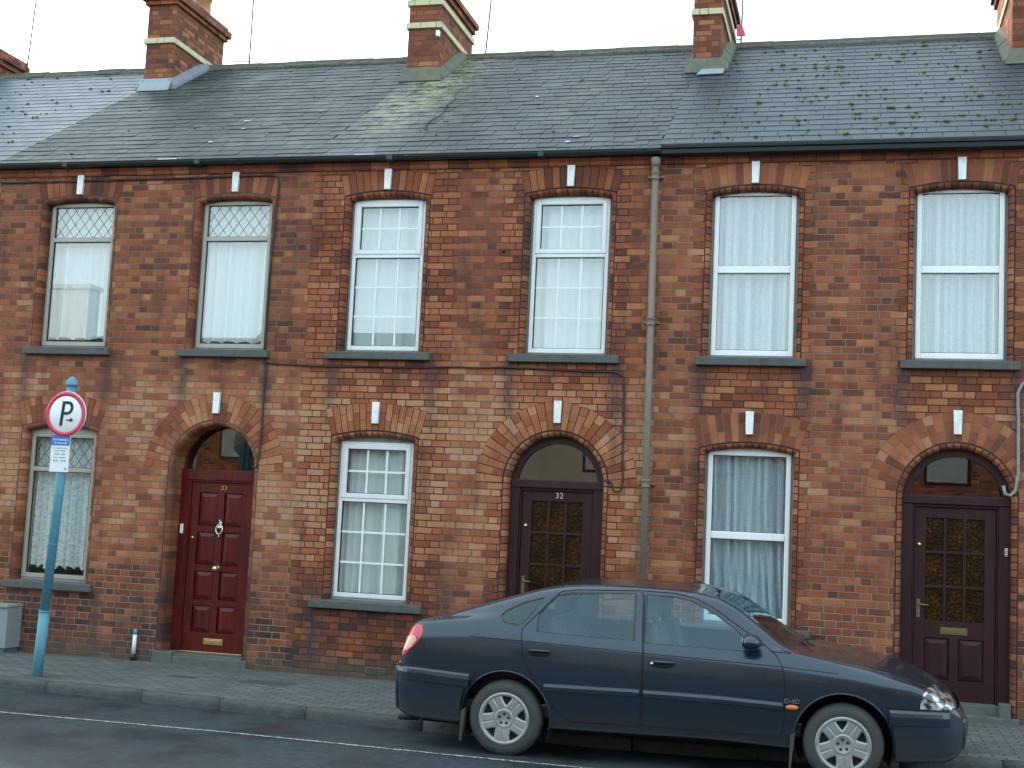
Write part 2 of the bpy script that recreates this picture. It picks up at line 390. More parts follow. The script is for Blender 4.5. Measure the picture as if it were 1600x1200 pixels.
M['cream'] = grime('cream_brick', (.56, .51, .32), 0.8, 0.5, 12, (.22, .20, .14), bump=0.002)
M['cement'] = grime('cement_fillet', (0.1200, 0.1230, 0.0984), 0.95, 0.8, 9, (0.1920, 0.1886, 0.0984), bump=0.008)
M['leadsheet'] = grime('lead_sheet', (.25, .29, .315), 0.55, 0.6, 7, (.14, .16, .17), 0.1)
M['leadslate'] = grime('flashing_slate', (.16, .17, .20), 0.6, 0.4, 9)
M['terracotta'] = grime('terracotta_pot', (.42, .22, .10), 0.8, 0.4, 7)
M['buffpot'] = grime('buff_pot', (.36, .31, .23), 0.85, 0.6, 9)
M['mossm'] = grime('moss', (.075, .100, .018), 0.95, 0.7, 5, (.035, .026, .010), bump=0.01)
M['brass'] = grime('brass', (.72, .56, .26), 0.28, 0.25, 20, (.35, .27, .12), 1.0)
M['chrome'] = grime('aged_chrome', (.65, .66, .62), 0.25, 0.3, 20, None, 1.0)
M['brass_dull'] = grime('dull_brass', (.20, .16, .07), 0.45, 0.4, 15, None, 0.7)
M['concrete'] = grime('step_concrete', (0.1000, 0.1107, 0.1025), 0.9, 0.7, 7, (0.0520, 0.0640, 0.0451), bump=0.004)
M['cable'] = grime('black_cable', (.022, .022, .024), 0.6)
M['pipe'] = grime('downpipe_grey', (.180, .145, .115), 0.6, 0.5, 5, (.10, .08, .065))
M['ironwork'] = grime('dark_iron', (.03, .032, .034), 0.6, 0.5)
M['aerial'] = grime('aerial_metal', (.10, .10, .11), 0.5, 0.3, 8, None, 0.6)

def wood(name, c1, c2, rough=0.38, coat=0.12):
    t = NT(name); p = t.pos()
    g = t.noise(p, 3.0, 6, 0.7, scl=(14, 14, 0.8), dist=0.4)
    b = t.noise(p, 2.2, 3)
    c = t.mix(t.step(g, 0.35, 0.7), c1, c2)
    c = t.mix(t.math('MULTIPLY', t.step(b, 0.45, 0.7), 0.35), c, tuple(x * 0.5 for x in c1))
    return t.done(t.bsdf(c, rough, 0, t.bump(g, 0.001, 0.4), Coat_Weight=coat, Coat_Roughness=0.15, Specular_IOR_Level=.3))
M['mahogany'] = wood('mahogany', (.070, .006, .005), (.145, .013, .008))
M['plumwood'] = wood('plum_painted_wood', (.027, .0065, .009), (.038, .010, .013), 0.48, 0.03)
def amber():
    t = NT('amber_obscure_glass'); p = t.pos()
    n1 = t.noise(p, 36, 3, 0.6); n2 = t.noise(p, 4.5, 3)
    c = t.ramp(t.math('ADD', t.math('MULTIPLY', n1, 0.6), t.math('MULTIPLY', n2, 0.4)), [(.32, (.004, .0025, .001)), (.52, (.024, .010, .0015)), (.78, (.145, .056, .006))])
    return t.done(t.bsdf(c, 0.22, 0, t.bump(n1, 0.007, 0.9), Specular_IOR_Level=0.13))
M['amber'] = amber()

# ------------------------------------------------------------------ ground level (slight rise to the right)
def smooth(a, b, x):
    t = min(1, max(0, (x - a) / (b - a))); return t * t * (3 - 2 * t)
def GZ(x): return 0.05 * smooth(-2.0, 1.4, x)

# ------------------------------------------------------------------ house
HALF_W, HALF_D = 0.505, 0.567           # face half widths (outer edge of the bullnose bricks)
BR = 0.060                              # bullnose radius
FACE_TOP = 5.60
def seg_arc(cx, half, zs, crown, n=14):
    """points from left spring to right spring"""
    s = crown - zs; rad = (half * half + s * s) / (2 * s); cz = crown - rad
    a = math.asin(half / rad)
    return [(cx + rad * math.sin(-a + 2 * a * i / n), cz + rad * math.cos(-a + 2 * a * i / n)) for i in range(n + 1)], rad, cz, a
class Opening: pass
def opening(cx, zb, zs, half, crown, vh, rings, kind, low):
    o = Opening(); o.__dict__.update(cx=cx, zb=zb, zs=zs, half=half, crown=crown, vh=vh, rings=rings, kind=kind, low=low)
    _, o.rad, o.cz, o.a = seg_arc(cx, half, zs, crown)
    return o
def win_up(cx): return opening(cx, 3.50, 5.245, HALF_W, 5.305, 0.235, 1, 'win', False)
def win_lo(cx): return opening(cx, 0.80, 2.575, HALF_W, 2.645, 0.30, 2, 'win', True)
def door_op(cx, half=HALF_D): return opening(cx, 0.0, 2.706 - half, half, 2.706, 0.30, 2, 'door', True)
def hole_poly(o, zb):
    n = 18; pts = [(o.cx - o.half, zb), (o.cx - o.half, o.zs)]
    ro = o.rad + o.vh
    pts += [(o.cx + ro * math.sin(-o.a + 2 * o.a * i / n), o.cz + ro * math.cos(-o.a + 2 * o.a * i / n)) for i in range(n + 1)]
    pts += [(o.cx + o.half, o.zs), (o.cx + o.half, zb)]
    return pts
def spl(a, b, f): return a + (b - a) * f
def surround(mb, o, zb, mort, dark):
    """bullnose jamb bricks, arch bricks and voussoirs, with the mortar bed behind them (material 0 brick, 1 mortar)"""
    inner = o.half - BR; T = 5
    li = 0.011                              # open dark joint between wall bricks and bullnose
    prof = [(li + (BR - li) * math.sin(math.pi / 2 * k / T), BR * (1 - math.cos(math.pi / 2 * k / T))) for k in range(T + 1)] + [(BR, 0.20 if o.kind == 'win' else 0.32)]
    gap = 0.0035 if not dark else 0.0055
    for sgn in (-1, 1):
        k0 = math.ceil(zb / CH); z = zb
        while z < o.zs - 0.01:
            z1 = min(o.zs, (math.floor(z / CH + 1e-6) + 1) * CH)
            mb.mi = 0; mb.v = random.random()
            for (i0, y0), (i1, y1) in zip(prof, prof[1:]):
                xa, xb = o.cx + sgn * (o.half - i0), o.cx + sgn * (o.half - i1)
                mb.poly([(xa, y0, z + gap), (xb, y1, z + gap), (xb, y1, z1 - gap), (xa, y0, z1 - gap)], False)
            z = z1
        mb.mi = 1
        ins = 0.005
        mb.poly([(o.cx + sgn * o.half, .006, zb), (o.cx + sgn * (o.half - .02), .006, zb), (o.cx + sgn * (o.half - .02), .006, o.zs), (o.cx + sgn * o.half, .006, o.zs)])
        for (i0, y0), (i1, y1) in zip(prof, prof[1:]):
            xa, xb = o.cx + sgn * (o.half - i0 + ins), o.cx + sgn * (o.half - i1 + ins)
            mb.poly([(xa, y0 + ins, zb), (xb, y1 + ins, zb), (xb, y1 + ins, o.zs), (xa, y0 + ins, o.zs)])
    # arch bullnose
    L = o.rad * 2 * o.a; n = max(6, round(L / 0.075))
    if n % 2 == 0: n += 1
    def P(a, r, y): return (o.cx + r * math.sin(a), y, o.cz + r * math.cos(a))
    for k in range(n):
        a0 = -o.a + 2 * o.a * k / n; a1 = -o.a + 2 * o.a * (k + 1) / n; g = gap / o.rad
        mb.mi = 0; mb.v = random.random()
        for (i0, y0), (i1, y1) in zip(prof, prof[1:]):
            mb.poly([P(a0 + g, o.rad - i0, y0), P(a1 - g, o.rad - i0, y0), P(a1 - g, o.rad - i1, y1), P(a0 + g, o.rad - i1, y1)])
        mb.mi = 1
        mb.poly([P(a0, o.rad - .02, .006), P(a1, o.rad - .02, .006), P(a1, o.rad + .005, .006), P(a0, o.rad + .005, .006)])
        for (i0, y0), (i1, y1) in zip(prof, prof[1:]):
            mb.poly([P(a0, o.rad - i0 + .005, y0 + .005), P(a1, o.rad - i0 + .005, y0 + .005), P(a1, o.rad - i1 + .005, y1 + .005), P(a0, o.rad - i1 + .005, y1 + .005)])
    # mortar bed of the voussoirs
    mb.mi = 2; m = 24
    for k in range(m):
        a0 = -o.a + 2 * o.a * k / m; a1 = -o.a + 2 * o.a * (k + 1) / m
        mb.poly([P(a0, o.rad + 0.004, .004), P(a1, o.rad + 0.004, .004), P(a1, o.rad + o.vh, .004), P(a0, o.rad + o.vh, .004)])
    # voussoirs
    rm = o.rad + o.vh * 0.4; nv = round(rm * 2 * o.a / 0.0795)
    if nv % 2 == 0: nv += 1
    vg = 0.0046; r0 = o.rad + 0.007; r1 = o.rad + o.vh - 0.004
    for k in range(nv):
        a0 = -o.a + 2 * o.a * k / nv; a1 = -o.a + 2 * o.a * (k + 1) / nv; g = vg / rm
        if o.rings == 1: cuts = [r0, r1]
        else: cuts = [r0, r0 + (r1 - r0) * (0.36 if k % 2 else 0.66), r1]
        for q0, q1 in zip(cuts, cuts[1:]):
            mb.mi = 0; mb.v = random.random(); yf = -random.uniform(0.0, 0.003)
            lo, hi = q0 + (0 if q0 == r0 else vg), q1
            a_, b_ = a0 + g, a1 - g
            f = [P(a_, lo, yf), P(b_, lo, yf), P(b_, hi, yf), P(a_, hi, yf)]; bk = [(x, .02, z) for x, y, z in f]
            mb.hull8([f[0], f[1], bk[1], bk[0], f[3], f[2], bk[2], bk[3]])
def keystone(o, house):
    mb = MB(); zb = o.crown + (0.075 if o.low else 0.008); zt = zb + (0.235 if o.low else 0.232)
    w0, w1 = 0.035, 0.042
    mb.hull8([(o.cx - w0, -.040, zb), (o.cx + w0, -.040, zb), (o.cx + w0, .002, zb), (o.cx - w0, .002, zb),
              (o.cx - w1, -.030, zt), (o.cx + w1, -.030, zt), (o.cx + w1, .002, zt), (o.cx - w1, .002, zt)])
    bmesh.ops.bevel(mb.bm, geom=mb.bm.edges[:], offset=0.003, segments=1, affect='EDGES')
    return mb.build('keystone', M['keypaint'], house)

def sill(house, cx, ztop, half=0.60, h=0.095, x0=None, x1=None):
    mb = MB(); x0 = cx - half if x0 is None else x0; x1 = cx + half if x1 is None else x1
    mb.box(x0, x1, -0.075, 0.16, ztop - h, ztop, 0.008)
    for v in mb.bm.verts:
        if v.co.y < 0 and v.co.z > ztop - 0.03: v.co.z -= 0.012
    return mb.build('window_sill', M['sill'], house)

def frame_rect(mb, x0, x1, z0, z1, w, y0, y1, bev=0.006, wb=None):
    wb = wb or w
    mb.box(x0, x0 + w, y0, y1, z0, z1, bev); mb.box(x1 - w, x1, y0, y1, z0, z1, bev)
    mb.box(x0 + w - .001, x1 - w + .001, y0 + .0015, y1 - .0015, z1 - w, z1 - .0005, bev); mb.box(x0 + w - .001, x1 - w + .001, y0 + .0015, y1 - .0015, z0 + .0005, z0 + wb, bev)

def window(house, o, style, ztop, ztr, lower):
    """style: 'lattice' aluminium with leaded toplight, 'georgian' uPVC with bars, 'sash' uPVC two lights"""
    cx = o.cx; hw = 0.418 if style != 'lattice' else 0.425; x0, x1 = cx - hw, cx + hw
    zb = o.zb + 0.035; y0 = 0.105; glassm = M['glass_low'] if lower else M['glass']
    mb = MB()
    if style == 'lattice':
        frame_rect(mb, x0, x1, zb, ztop, 0.045, y0, y0 + 0.07, 0.004, 0.05)
        mb.box(x0 + .044, x1 - .044, y0 - .004, y0 + .06, ztr - .028, ztr + .022, 0.004)
        w = mb.build('window', M['alu'], house)
    elif style == 'georgian':
        frame_rect(mb, x0, x1, zb, ztop, 0.042, y0, y0 + 0.07, 0.006, 0.05)
        mb.box(x0 + .041, x1 - .041, y0 - .002, y0 + .07, ztr - .030, ztr + .012, 0.005)
        w = mb.build('window', M['upvc'], house)
    else:
        frame_rect(mb, x0, x1, zb, ztop, 0.050, y0, y0 + 0.07, 0.008, 0.06)
        mb.box(x0 + .049, x1 - .049, y0 - .004, y0 + .07, ztr - .038, ztr + .038, 0.008)
        w = mb.build('window', M['upvc_clean'], house)
    # arch infill above the flat frame
    n = 12; rr = o.rad - BR; mb = MB(); pts = [(x0 - .02, ztop - .004)]
    for i in range(n + 1):
        a = -o.a + 2 * o.a * i / n; pts.append((o.cx + (rr + .005) * math.sin(a), o.cz + (rr + .005) * math.cos(a)))
    pts.append((x1 + .02, ztop - .004))
    pts = [pts[0]] + [(x, max(z, ztop - .003)) for x, z in pts[1:-1]] + [pts[-1]]
    mb.prism(pts, y0 + .012, y0 + .05)
    mb.build('head_board', M['greywood'] if style == 'georgian' else (M['alu'] if style == 'lattice' else M['upvc_clean']), w)
    # side packing strips between frame and brick
    mb = MB()
    for s in (-1, 1):
        xa = cx + s * hw; xb = cx + s * (o.half - BR + 0.012); mb.box(min(xa, xb) + .0005, max(xa, xb), y0 + .02, y0 + .05, zb - .035, ztop)
    mb.box(x0, x1, y0 + .01, y0 + .06, zb - 0.04, zb + .001)
    mb.build('frame_packing', M['greywood'], w)
    # lights
    def light(za, zc, sash, wd):
        if sash:
            s = MB(); frame_rect(s, x0 + .030, x1 - .030, za, zc, wd, y0 - .012, y0 + .045, 0.006)
            so_ = s.build('sash', M['upvc'] if style == 'georgian' else M['upvc_clean'], w)
            xa, xb, z0_, z1_ = x0 + .03 + wd, x1 - .03 - wd, za + wd, zc - wd
        else: xa, xb, z0_, z1_ = x0 + .045, x1 - .045, za, zc
        g = MB(); frame_rect(g, xa - .002, xb + .002, z0_ - .002, z1_ + .002, 0.009, y0 + .018, y0 + .040, 0); g.build('gasket', M['gasket'], w)
        g = MB(); g.poly([(xa, y0 + .028, z0_), (xb, y0 + .028, z0_), (xb, y0 + .028, z1_), (xa, y0 + .028, z1_)]); g.build('pane', glassm, w, fix=False)
        return xa, xb, z0_, z1_
    def bars(b, nx, nz):
        xa, xb, za, zc = b; g = MB()
        for i in range(1, nx): x = spl(xa, xb, i / nx); g.box(x - .010, x + .010, y0 + .020, y0 + .030, za, zc)
        for i in range(1, nz): z = spl(za, zc, i / nz); g.box(xa, xb, y0 + .021, y0 + .031, z - .010, z + .010)
        g.build('glazing_bars', M['white_paint'], w)
    if style == 'lattice':
        b = light(ztr + .022, ztop - .045, False, 0); light(zb + .05, ztr - .028, False, 0)
        xa, xb, za, zc = b; g = MB(); nx = 6; dx = (xb - xa) / nx; dz = 0.165
        def seg(p, q):
            d = Vector((q[0] - p[0], 0, q[1] - p[1])); L = d.length
            if L < 0.01: return
            d /= L; nn = Vector((-d.z, 0, d.x)) * 0.0024
            P_, Q_ = Vector((p[0], y0 + .0255, p[1])), Vector((q[0], y0 + .0255, q[1])); yv = Vector((0, .006, 0))
            g.hull8([P_ - nn, Q_ - nn, Q_ - nn + yv, P_ - nn + yv, P_ + nn, Q_ + nn, Q_ + nn + yv, P_ + nn + yv])
        for sg in (1, -1):
            for k in range(-8, 20):
                xs = xa + k * dx if sg > 0 else xb - k * dx
                slope = dx / dz * sg
                # line x = xs + slope*(z-za), clipped
                ts = sorted([(0.0), (zc - za)]); t0, t1 = 0.0, zc - za
                if abs(slope) > 1e-6:
                    ta, tb = (xa - xs) / slope, (xb - xs) / slope
                    if ta > tb: ta, tb = tb, ta
                    t0, t1 = max(t0, ta), min(t1, tb)
                if t1 - t0 > 0.01: seg((xs + slope * t0, za + t0), (xs + slope * t1, za + t1))
        g.build('lead_lattice', M['lead'], w)
    elif style == 'georgian':
        b = light(ztr + .010, ztop - .028, True, 0.052); bars(b, 3, 2)
        b = light(zb + .05, ztr - .030, False, 0); bars(b, 3, 3)
    else:
        light(ztr + .036, ztop - .048, False, 0); light(zb + .06, ztr - .036, False, 0)
    return w

def curtain(name, label, cx, z0, z1, x0, x1, y, mat, folds=7, amp=0.02, scallop=0.0, sweep=0.0, seed=1):
    rnd = random.Random(seed); mb = MB(); nx, nz = 90, 16
    ph = [rnd.uniform(0, 6.28) for _ in range(4)]; fr = [folds, folds * 1.73, folds * 0.61, folds * 2.9]
    grid = []
    for j in range(nz + 1):
        v = j / nz; rowv = []
        for i in range(nx + 1):
            u = i / nx
            yy = y + amp * (math.sin(6.283 * fr[0] * u + ph[0]) + 0.6 * math.sin(6.283 * fr[1] * u + ph[1]) + 0.8 * math.sin(6.283 * fr[2] * u + ph[2])) * (0.6 + 0.4 * (1 - v))
            zz = z0 + (z1 - z0) * v
            if j == 0: zz += scallop * abs(math.sin(math.pi * u * folds * 0.8))
            xx = x0 + (x1 - x0) * u + sweep * (1 - v) ** 2 * math.sin(math.pi * u)
            rowv.append(mb.bm.verts.new((xx, yy, zz)))
        grid.append(rowv)
    for j in range(nz):
        for i in range(nx): mb.face([grid[j][i], grid[j][i + 1], grid[j + 1][i + 1], grid[j + 1][i]], True)
    o = mb.build(name, mat)
    rebase(o, (cx, y, z1)); return tag(o, label, 'curtain', 'net curtains hanging in the house windows')

# ------------------------------------------------------------------ doors
def field_panel(mb, x0, x1, z0, z1, y):
    """recessed raised-and-fielded panel"""
    ins = 0.05; yb = y + 0.020; yf = y + 0.005
    a = [(x0, yb, z0), (x1, yb, z0), (x1, yb, z1), (x0, yb, z1)]
    b = [(x0 + ins, yf, z0 + ins), (x1 - ins, yf, z0 + ins), (x1 - ins, yf, z1 - ins), (x0 + ins, yf, z1 - ins)]
    for i in range(4): mb.poly([a[i], a[(i + 1) % 4], b[(i + 1) % 4], b[i]])
    mb.poly(b)
    for i in range(4):                      # moulded rebate
        p, q = a[i], a[(i + 1) % 4]; mb.poly([(p[0], y, p[2]), (q[0], y, q[2]), q, p])
def stile_box(mb, x0, x1, y0, y1, z0, z1): mb.box(x0, x1, y0, y1, z0, z1, 0.003)
def half_disc(cx, cz, r, n=20): return [(cx - r, cz)] + [(cx + r * math.sin(-math.pi / 2 + math.pi * i / n), cz + r * math.cos(-math.pi / 2 + math.pi * i / n)) for i in range(1, n)] + [(cx + r, cz)]
def letter_plate(parent, cx, z, y, mat, w=0.125, h=0.034):
    g = MB(); g.box(cx - w, cx + w, y - .008, y + .001, z - h, z + h, 0.003); g.box(cx - w * .78, cx + w * .78, y - .013, y - .0085, z - h * .55, z + h * .55, 0.002)
    return g.build('letter_plate', mat, parent)
def door_glazed(house, o, number=None, bell=False):
    cx = o.cx; y = 0.14; fm = M['plumwood']; inner = o.half - BR
    fw = 0.105; za = 0.16
    f = MB()
    for s in (-1, 1):
        xa = cx + s * (inner + .004); xb = cx + s * (inner - fw)
        f.box(min(xa, xb), max(xa, xb), y - .02, y + .08, 0.20, 2.16, 0.006)
        f.box(min(xb, xb - s * .018), max(xb, xb - s * .018), y + .006, y + .07, 0.20, 2.10, 0.004)
    f.box(cx - inner - .003, cx + inner + .003, y - .034, y + .082, 2.10, 2.185, 0.008)
    f.box(cx - inner + fw, cx + inner - fw, y + .002, y + .07, 2.072, 2.101, 0.004)
    # arched ring round the fanlight
    n = 22; r1, r0 = inner + .004, inner - 0.075; zc = o.cz + .045
    for k in range(n):
        a0 = -math.pi / 2 + math.pi * k / n; a1 = -math.pi / 2 + math.pi * (k + 1) / n
        def P(a, r, yy): return (cx + r * math.sin(a), yy, max(o.cz + r * math.cos(a), 2.15))
        A = [P(a0, r0, y - .01), P(a1, r0, y - .01), P(a1, r1, y - .01), P(a0, r1, y - .01)]; B = [(q[0], y + .06, q[2]) for q in A]
        f.hull8([A[0], A[1], B[1], B[0], A[3], A[2], B[2], B[3]])
    d = f.build('door_frame', fm, house)
    g = MB(); g.poly([(q[0], y + .02, q[1]) for q in half_disc(cx, 2.18, r0 + .01)][::-1]); g.build('fanlight', M['fanglass'], d, fix=False)
    # leaf
    w = inner - fw - 0.018 - .004; x0, x1 = cx - w, cx + w; zb, zt = 0.205, 2.07; yl = y + .03
    st = 0.105; g = MB()
    for s in (0, 1): stile_box(g, x0 if s == 0 else x1 - st, x0 + st if s == 0 else x1, yl, yl + .045, zb, zt)
    zrail = [(zb, zb + .20), (0.80, 0.965), (zt - .105, zt)]
    for a, b in zrail: stile_box(g, x0 + st - .001, x1 - st + .001, yl + .0015, yl + .043, a, b)
    stile_box(g, cx - .045, cx + .045, yl + .002, yl + .043, zb + .199, .801)
    for s in (-1, 1):
        xa, xb = (x0 + st, cx - .045) if s < 0 else (cx + .045, x1 - st); field_panel(g, xa, xb, zb + .20, .80, yl)
    ga, gb, gz0, gz1 = x0 + st, x1 - st, .965, zt - .105
    for i in (1, 2):
        x = spl(ga, gb, i / 3); g.box(x - .013, x + .013, yl + .004, yl + .04, gz0, gz1, 0.003)
        z = spl(gz0, gz1, i / 3); g.box(ga, gb, yl + .0055, yl + .039, z - .013, z + .013, 0.003)
    leaf = g.build('door', fm, house)
    g = MB(); g.box(ga, gb, yl + .022, yl + .028, gz0, gz1); g.build('amber_pane', M['amber'], leaf)
    letter_plate(leaf, cx + .0, 0.875, yl, M['brass_dull'])
    g = MB(); g.lathe([(.0, -.022), (.014, -.020), (.020, -.012), (.022, 0)], (x0 + .045, yl, 1.80 - .10), 'y', 16); g.build('lock', M['brass'], leaf)
    g = MB(); g.box(x0 + .028, x0 + .062, yl - .006, yl + .001, 0.99, 1.17, 0.002); g.tube([(x0 + .045, yl, 1.12), (x0 + .045, yl - .045, 1.12), (x0 + .06, yl - .05, 1.12), (x0 + .14, yl - .048, 1.115)], .008, 8)
    g.lathe([(.0, -.010), (.008, -.008), (.008, 0)], (x0 + .045, yl - .005, 1.03), 'y', 10)
    g.build('handle', M['brass_dull'], leaf)
    if number: text(number, 0.085, cx + .02, yl - .004, zt - .045, M['chrome'], 'door_number', leaf, ext=0.004, space=1.1)
    if bell:
        g = MB(); g.box(cx + inner - .055, cx + inner - .02, y - .04, y - .018, 1.62, 1.70, 0.004)
        for zz in (1.64, 1.675): g.lathe([(.0, -.008), (.008, -.006), (.009, 0)], (cx + inner - .038, y - .04, zz), 'y', 10)
        g.build('door_bell', M['chrome'], d)
    # threshold and step
    g = MB(); g.box(cx - inner, cx + inner, 0.05, 0.24, 0.02, 0.199, 0.006); g.box(cx - inner + .12, cx + inner - .12, 0.10, .2, .199, .206, .002); g.build('threshold', M['concrete'], house)
    g = MB(); g.box(cx - o.half + .06, cx + o.half + .02, -0.03, 0.10, -0.05, 0.105, 0.01); g.build('door_step', M['concrete'], house)
    g = MB(); g.box(cx + inner - .10, cx + inner + .005, -0.02, 0.12, 0.1, 0.235, 0.012); g.build('jamb_block', M['concrete'], house)
def door_panelled(house, o, number):
    cx = o.cx; y = 0.225; fm = M['mahogany']; inner = o.half - BR
    f = MB(); fw = 0.10
    for s in (-1, 1):
        xa = cx + s * (inner + .004); xb = cx + s * (inner - fw)
        f.box(min(xa, xb), max(xa, xb), y, y + .08, 0.12, 2.15, 0.006)
        f.box(min(xb, xb - s * .02), max(xb, xb - s * .02), y + .012, y + .07, 0.12, 2.05, 0.004)
    f.box(cx - inner - .003, cx + inner + .003, y - .008, y + .082, 2.04, 2.155, 0.006)
    f.box(cx - inner + fw, cx + inner - fw, y + .008, y + .07, 2.018, 2.041, 0.004)
    d = f.build('door_frame', fm, house)
    g = MB(); g.poly([(q[0], y + .03, q[1]) for q in half_disc(cx, 2.156, inner - .002)][::-1]); g.build('fanlight', M['fanglass'], d, fix=False)
    w = inner - fw - .022; x0, x1 = cx - w, cx + w; zb, zt = 0.125, 2.016; yl = y + .035
    st = .10; g = MB()
    for s in (0, 1): stile_box(g, x0 if s == 0 else x1 - st, x0 + st if s == 0 else x1, yl, yl + .04, zb, zt)
    mull = 0.085
    zs = [(zt - .115 - .365, zt - .115), (1.07, 1.46), (0.685, 1.00), (0.315, 0.615)]
    zs = [(1.525, 1.90), (1.085, 1.455), (0.70, 1.015), (0.335, 0.63)]
    rails = [(zb, .335), (.63, .70), (1.015, 1.085), (1.455, 1.525), (1.90, zt)]
    for a, b in rails: stile_box(g, x0 + st - .001, x1 - st + .001, yl + .0015, yl + .038, a, b)
    for a, b in zs:
        stile_box(g, cx - mull / 2, cx + mull / 2, yl + .002, yl + .037, a - .001, b + .001)
        field_panel(g, x0 + st, cx - mull / 2, a, b, yl); field_panel(g, cx + mull / 2, x1 - st, a, b, yl)
    leaf = g.build('door', fm, house)
    text(number, 0.075, cx + .03, yl - .004, 1.955, M['brass'], 'door_number', leaf, ext=0.003, space=1.1)
    letter_plate(leaf, cx + .02, 0.235, yl, M['brass'], .12, .034)
    g = MB(); g.lathe([(.0, -.018), (.012, -.016), (.017, -.008), (.018, 0)], (x0 + .045, yl, 1.385), 'y', 16); g.build('lock', M['brass'], leaf)
    g = MB(); g.lathe([(.0, -.075), (.022, -.072), (.034, -.058), (.034, -.045), (.018, -.032), (.015, -.012), (.034, -.006), (.036, 0)], (cx + .005, yl, 1.05), 'y', 20); g.build('door_knob', M['brass'], leaf)
    g = MB(); zk = 1.50
    g.lathe([(.0, -.020), (.018, -.016), (.026, -.004), (.028, 0)], (cx + .01, yl, zk + .06), 'y', 14)
    g.tube([(cx + .01 + .040 * math.sin(a) * (1 if True else 1), yl - .02 - .006 * math.cos(a), zk - .01 - .055 * math.cos(a)) for a in [2 * math.pi * i / 20 for i in range(20)]], .0085, 8, closed=True)
    g.blob((cx + .01, yl - .022, zk + .012), .030, .012, .022, 2, 0); g.blob((cx + .01, yl - .02, zk + .085), .012, .012, .022, 1, 0); g.blob((cx + .01, yl - .02, zk - .09), .011, .010, .02, 1, 0)
    g.build('door_knocker', M['chrome'], leaf)
    g = MB(); g.box(cx - inner + .030, cx - inner + .066, y - .022, y - .001, 1.425, 1.535, 0.005); g.build('door_bell', M['white_paint'], d)
    g = MB(); g.box(x0 - .02, x1 + .02, y + .005, y + .06, .106, .122, .003); g.build('sill_strip', M['brass'], d)
    g = MB(); g.box(cx - inner, cx + inner, 0.02, 0.32, -0.02, 0.105, 0.008); g.box(cx - o.half - .02, cx - inner + .16, -.03, .17, -.05, .125, .012); g.build('threshold', M['concrete'], house)
    g = MB(); g.box(cx - inner + .14, cx + o.half + .01, -0.018, 0.02, -0.05, 0.085, 0.01); g.build('door_step', M['concrete'], house)

# ------------------------------------------------------------------ roof
EY, EZ, RY, RZ = -0.13, 5.655, 4.10, 8.285
SL = math.hypot(RY - EY, RZ - EZ); SN = Vector((0, -(RZ - EZ) / SL, (RY - EY) / SL)); SD = Vector((0, (RY - EY) / SL, (RZ - EZ) / SL))
def on_roof(x, v, h=0.0): return Vector((x, EY, EZ)) + SD * v + SN * h
def roof(house, x0, x1, mat, old, seed, ridge=True):
    rnd = random.Random(seed); mb = MB(); gauge = 0.205 if not old else 0.190; sw = 0.300 if not old else 0.265
    nrow = int(SL / gauge) + 1
    mb.mi = 1
    mb.poly([on_roof(x0, -.02, -.012), on_roof(x1, -.02, -.012), on_roof(x1, SL, -.012), on_roof(x0, SL, -.012)])
    mb.poly([(x0, RY, RZ - .012), (x1, RY, RZ - .012), (x1, 8.25, 5.65), (x0, 8.25, 5.65)])
    mb.mi = 0
    for r in range(nrow):
        v0 = r * gauge; v1 = min(v0 + gauge * 1.18, SL - .005)
        if v1 - v0 < .04: continue
        xs = x0 - (sw / 2 if r % 2 else 0); xs += rnd.uniform(-.03, .03) if old else 0
        while xs < x1 - 0.01:
            wdt = sw * (rnd.uniform(.78, 1.18) if old else 1.0); xe = xs + wdt
            a, b = max(xs + .003, x0), min(xe - .003, x1); xs = xe
            if b - a < 0.02: continue
            mb.v = min(1, max(0, rnd.gauss(.5, .2 if old else .16)))
            j = rnd.uniform(-.012, .010) if old else rnd.uniform(-.003, .003); sk = rnd.uniform(-.007, .007) if old else rnd.uniform(-.0015, .0015)
            hl = .0065 + (rnd.uniform(-.001, .004) if old else rnd.uniform(0, .001)); th = .005 if not old else rnd.uniform(.005, .008)
            if old and rnd.random() < 0.012: j -= .05; sk *= 5
            vb0, vb1 = v0 + j + sk, v0 + j - sk
            P = [on_roof(a, vb0, hl - th), on_roof(b, vb1, hl - th), on_roof(b, v1, -.006), on_roof(a, v1, -.006),
                 on_roof(a, vb0, hl), on_roof(b, vb1, hl), on_roof(b, v1, .001), on_roof(a, v1, .001)]
            mb.hull8(P)
    return mb.build('roof', [mat, M['under']], house)
def ridge(roof_o, x0, x1, seed):
    rnd = random.Random(seed); x = x0; mb = MB()
    while x < x1 - .02:
        xe = min(x + .44, x1); dz = rnd.uniform(-.008, .008); n = 6
        for th, q in ((0.0, 1), (0.014, 1)):
            pass
        A = []
        for k in range(n + 1):
            a = -1.0 + 2.0 * k / n; yy = RY + .15 * a; zz = RZ + .055 - .11 * abs(a) ** 1.25 + dz
            A.append((yy, zz))
        for (ya, za), (yb, zb) in zip(A, A[1:]):
            mb.poly([(x + .003, ya, za), (xe - .003, ya, za), (xe - .003, yb, zb), (x + .003, yb, zb)], True)
            mb.poly([(x + .003, ya, za - .02), (x + .003, ya, za), (x + .003, yb, zb), (x + .003, yb, zb - .02)])
        mb.poly([(x + .003, A[0][0], A[0][1] - .03), (xe - .003, A[0][0], A[0][1] - .03), (xe - .003, *A[0]), (x + .003, *A[0])])
        x = xe
    mb.mi = 1; mb.box(x0, x1, RY - .12, RY + .12, RZ - .06, RZ + .005)
    return mb.build('ridge_tiles', [M['ridge'], M['cement']], roof_o)
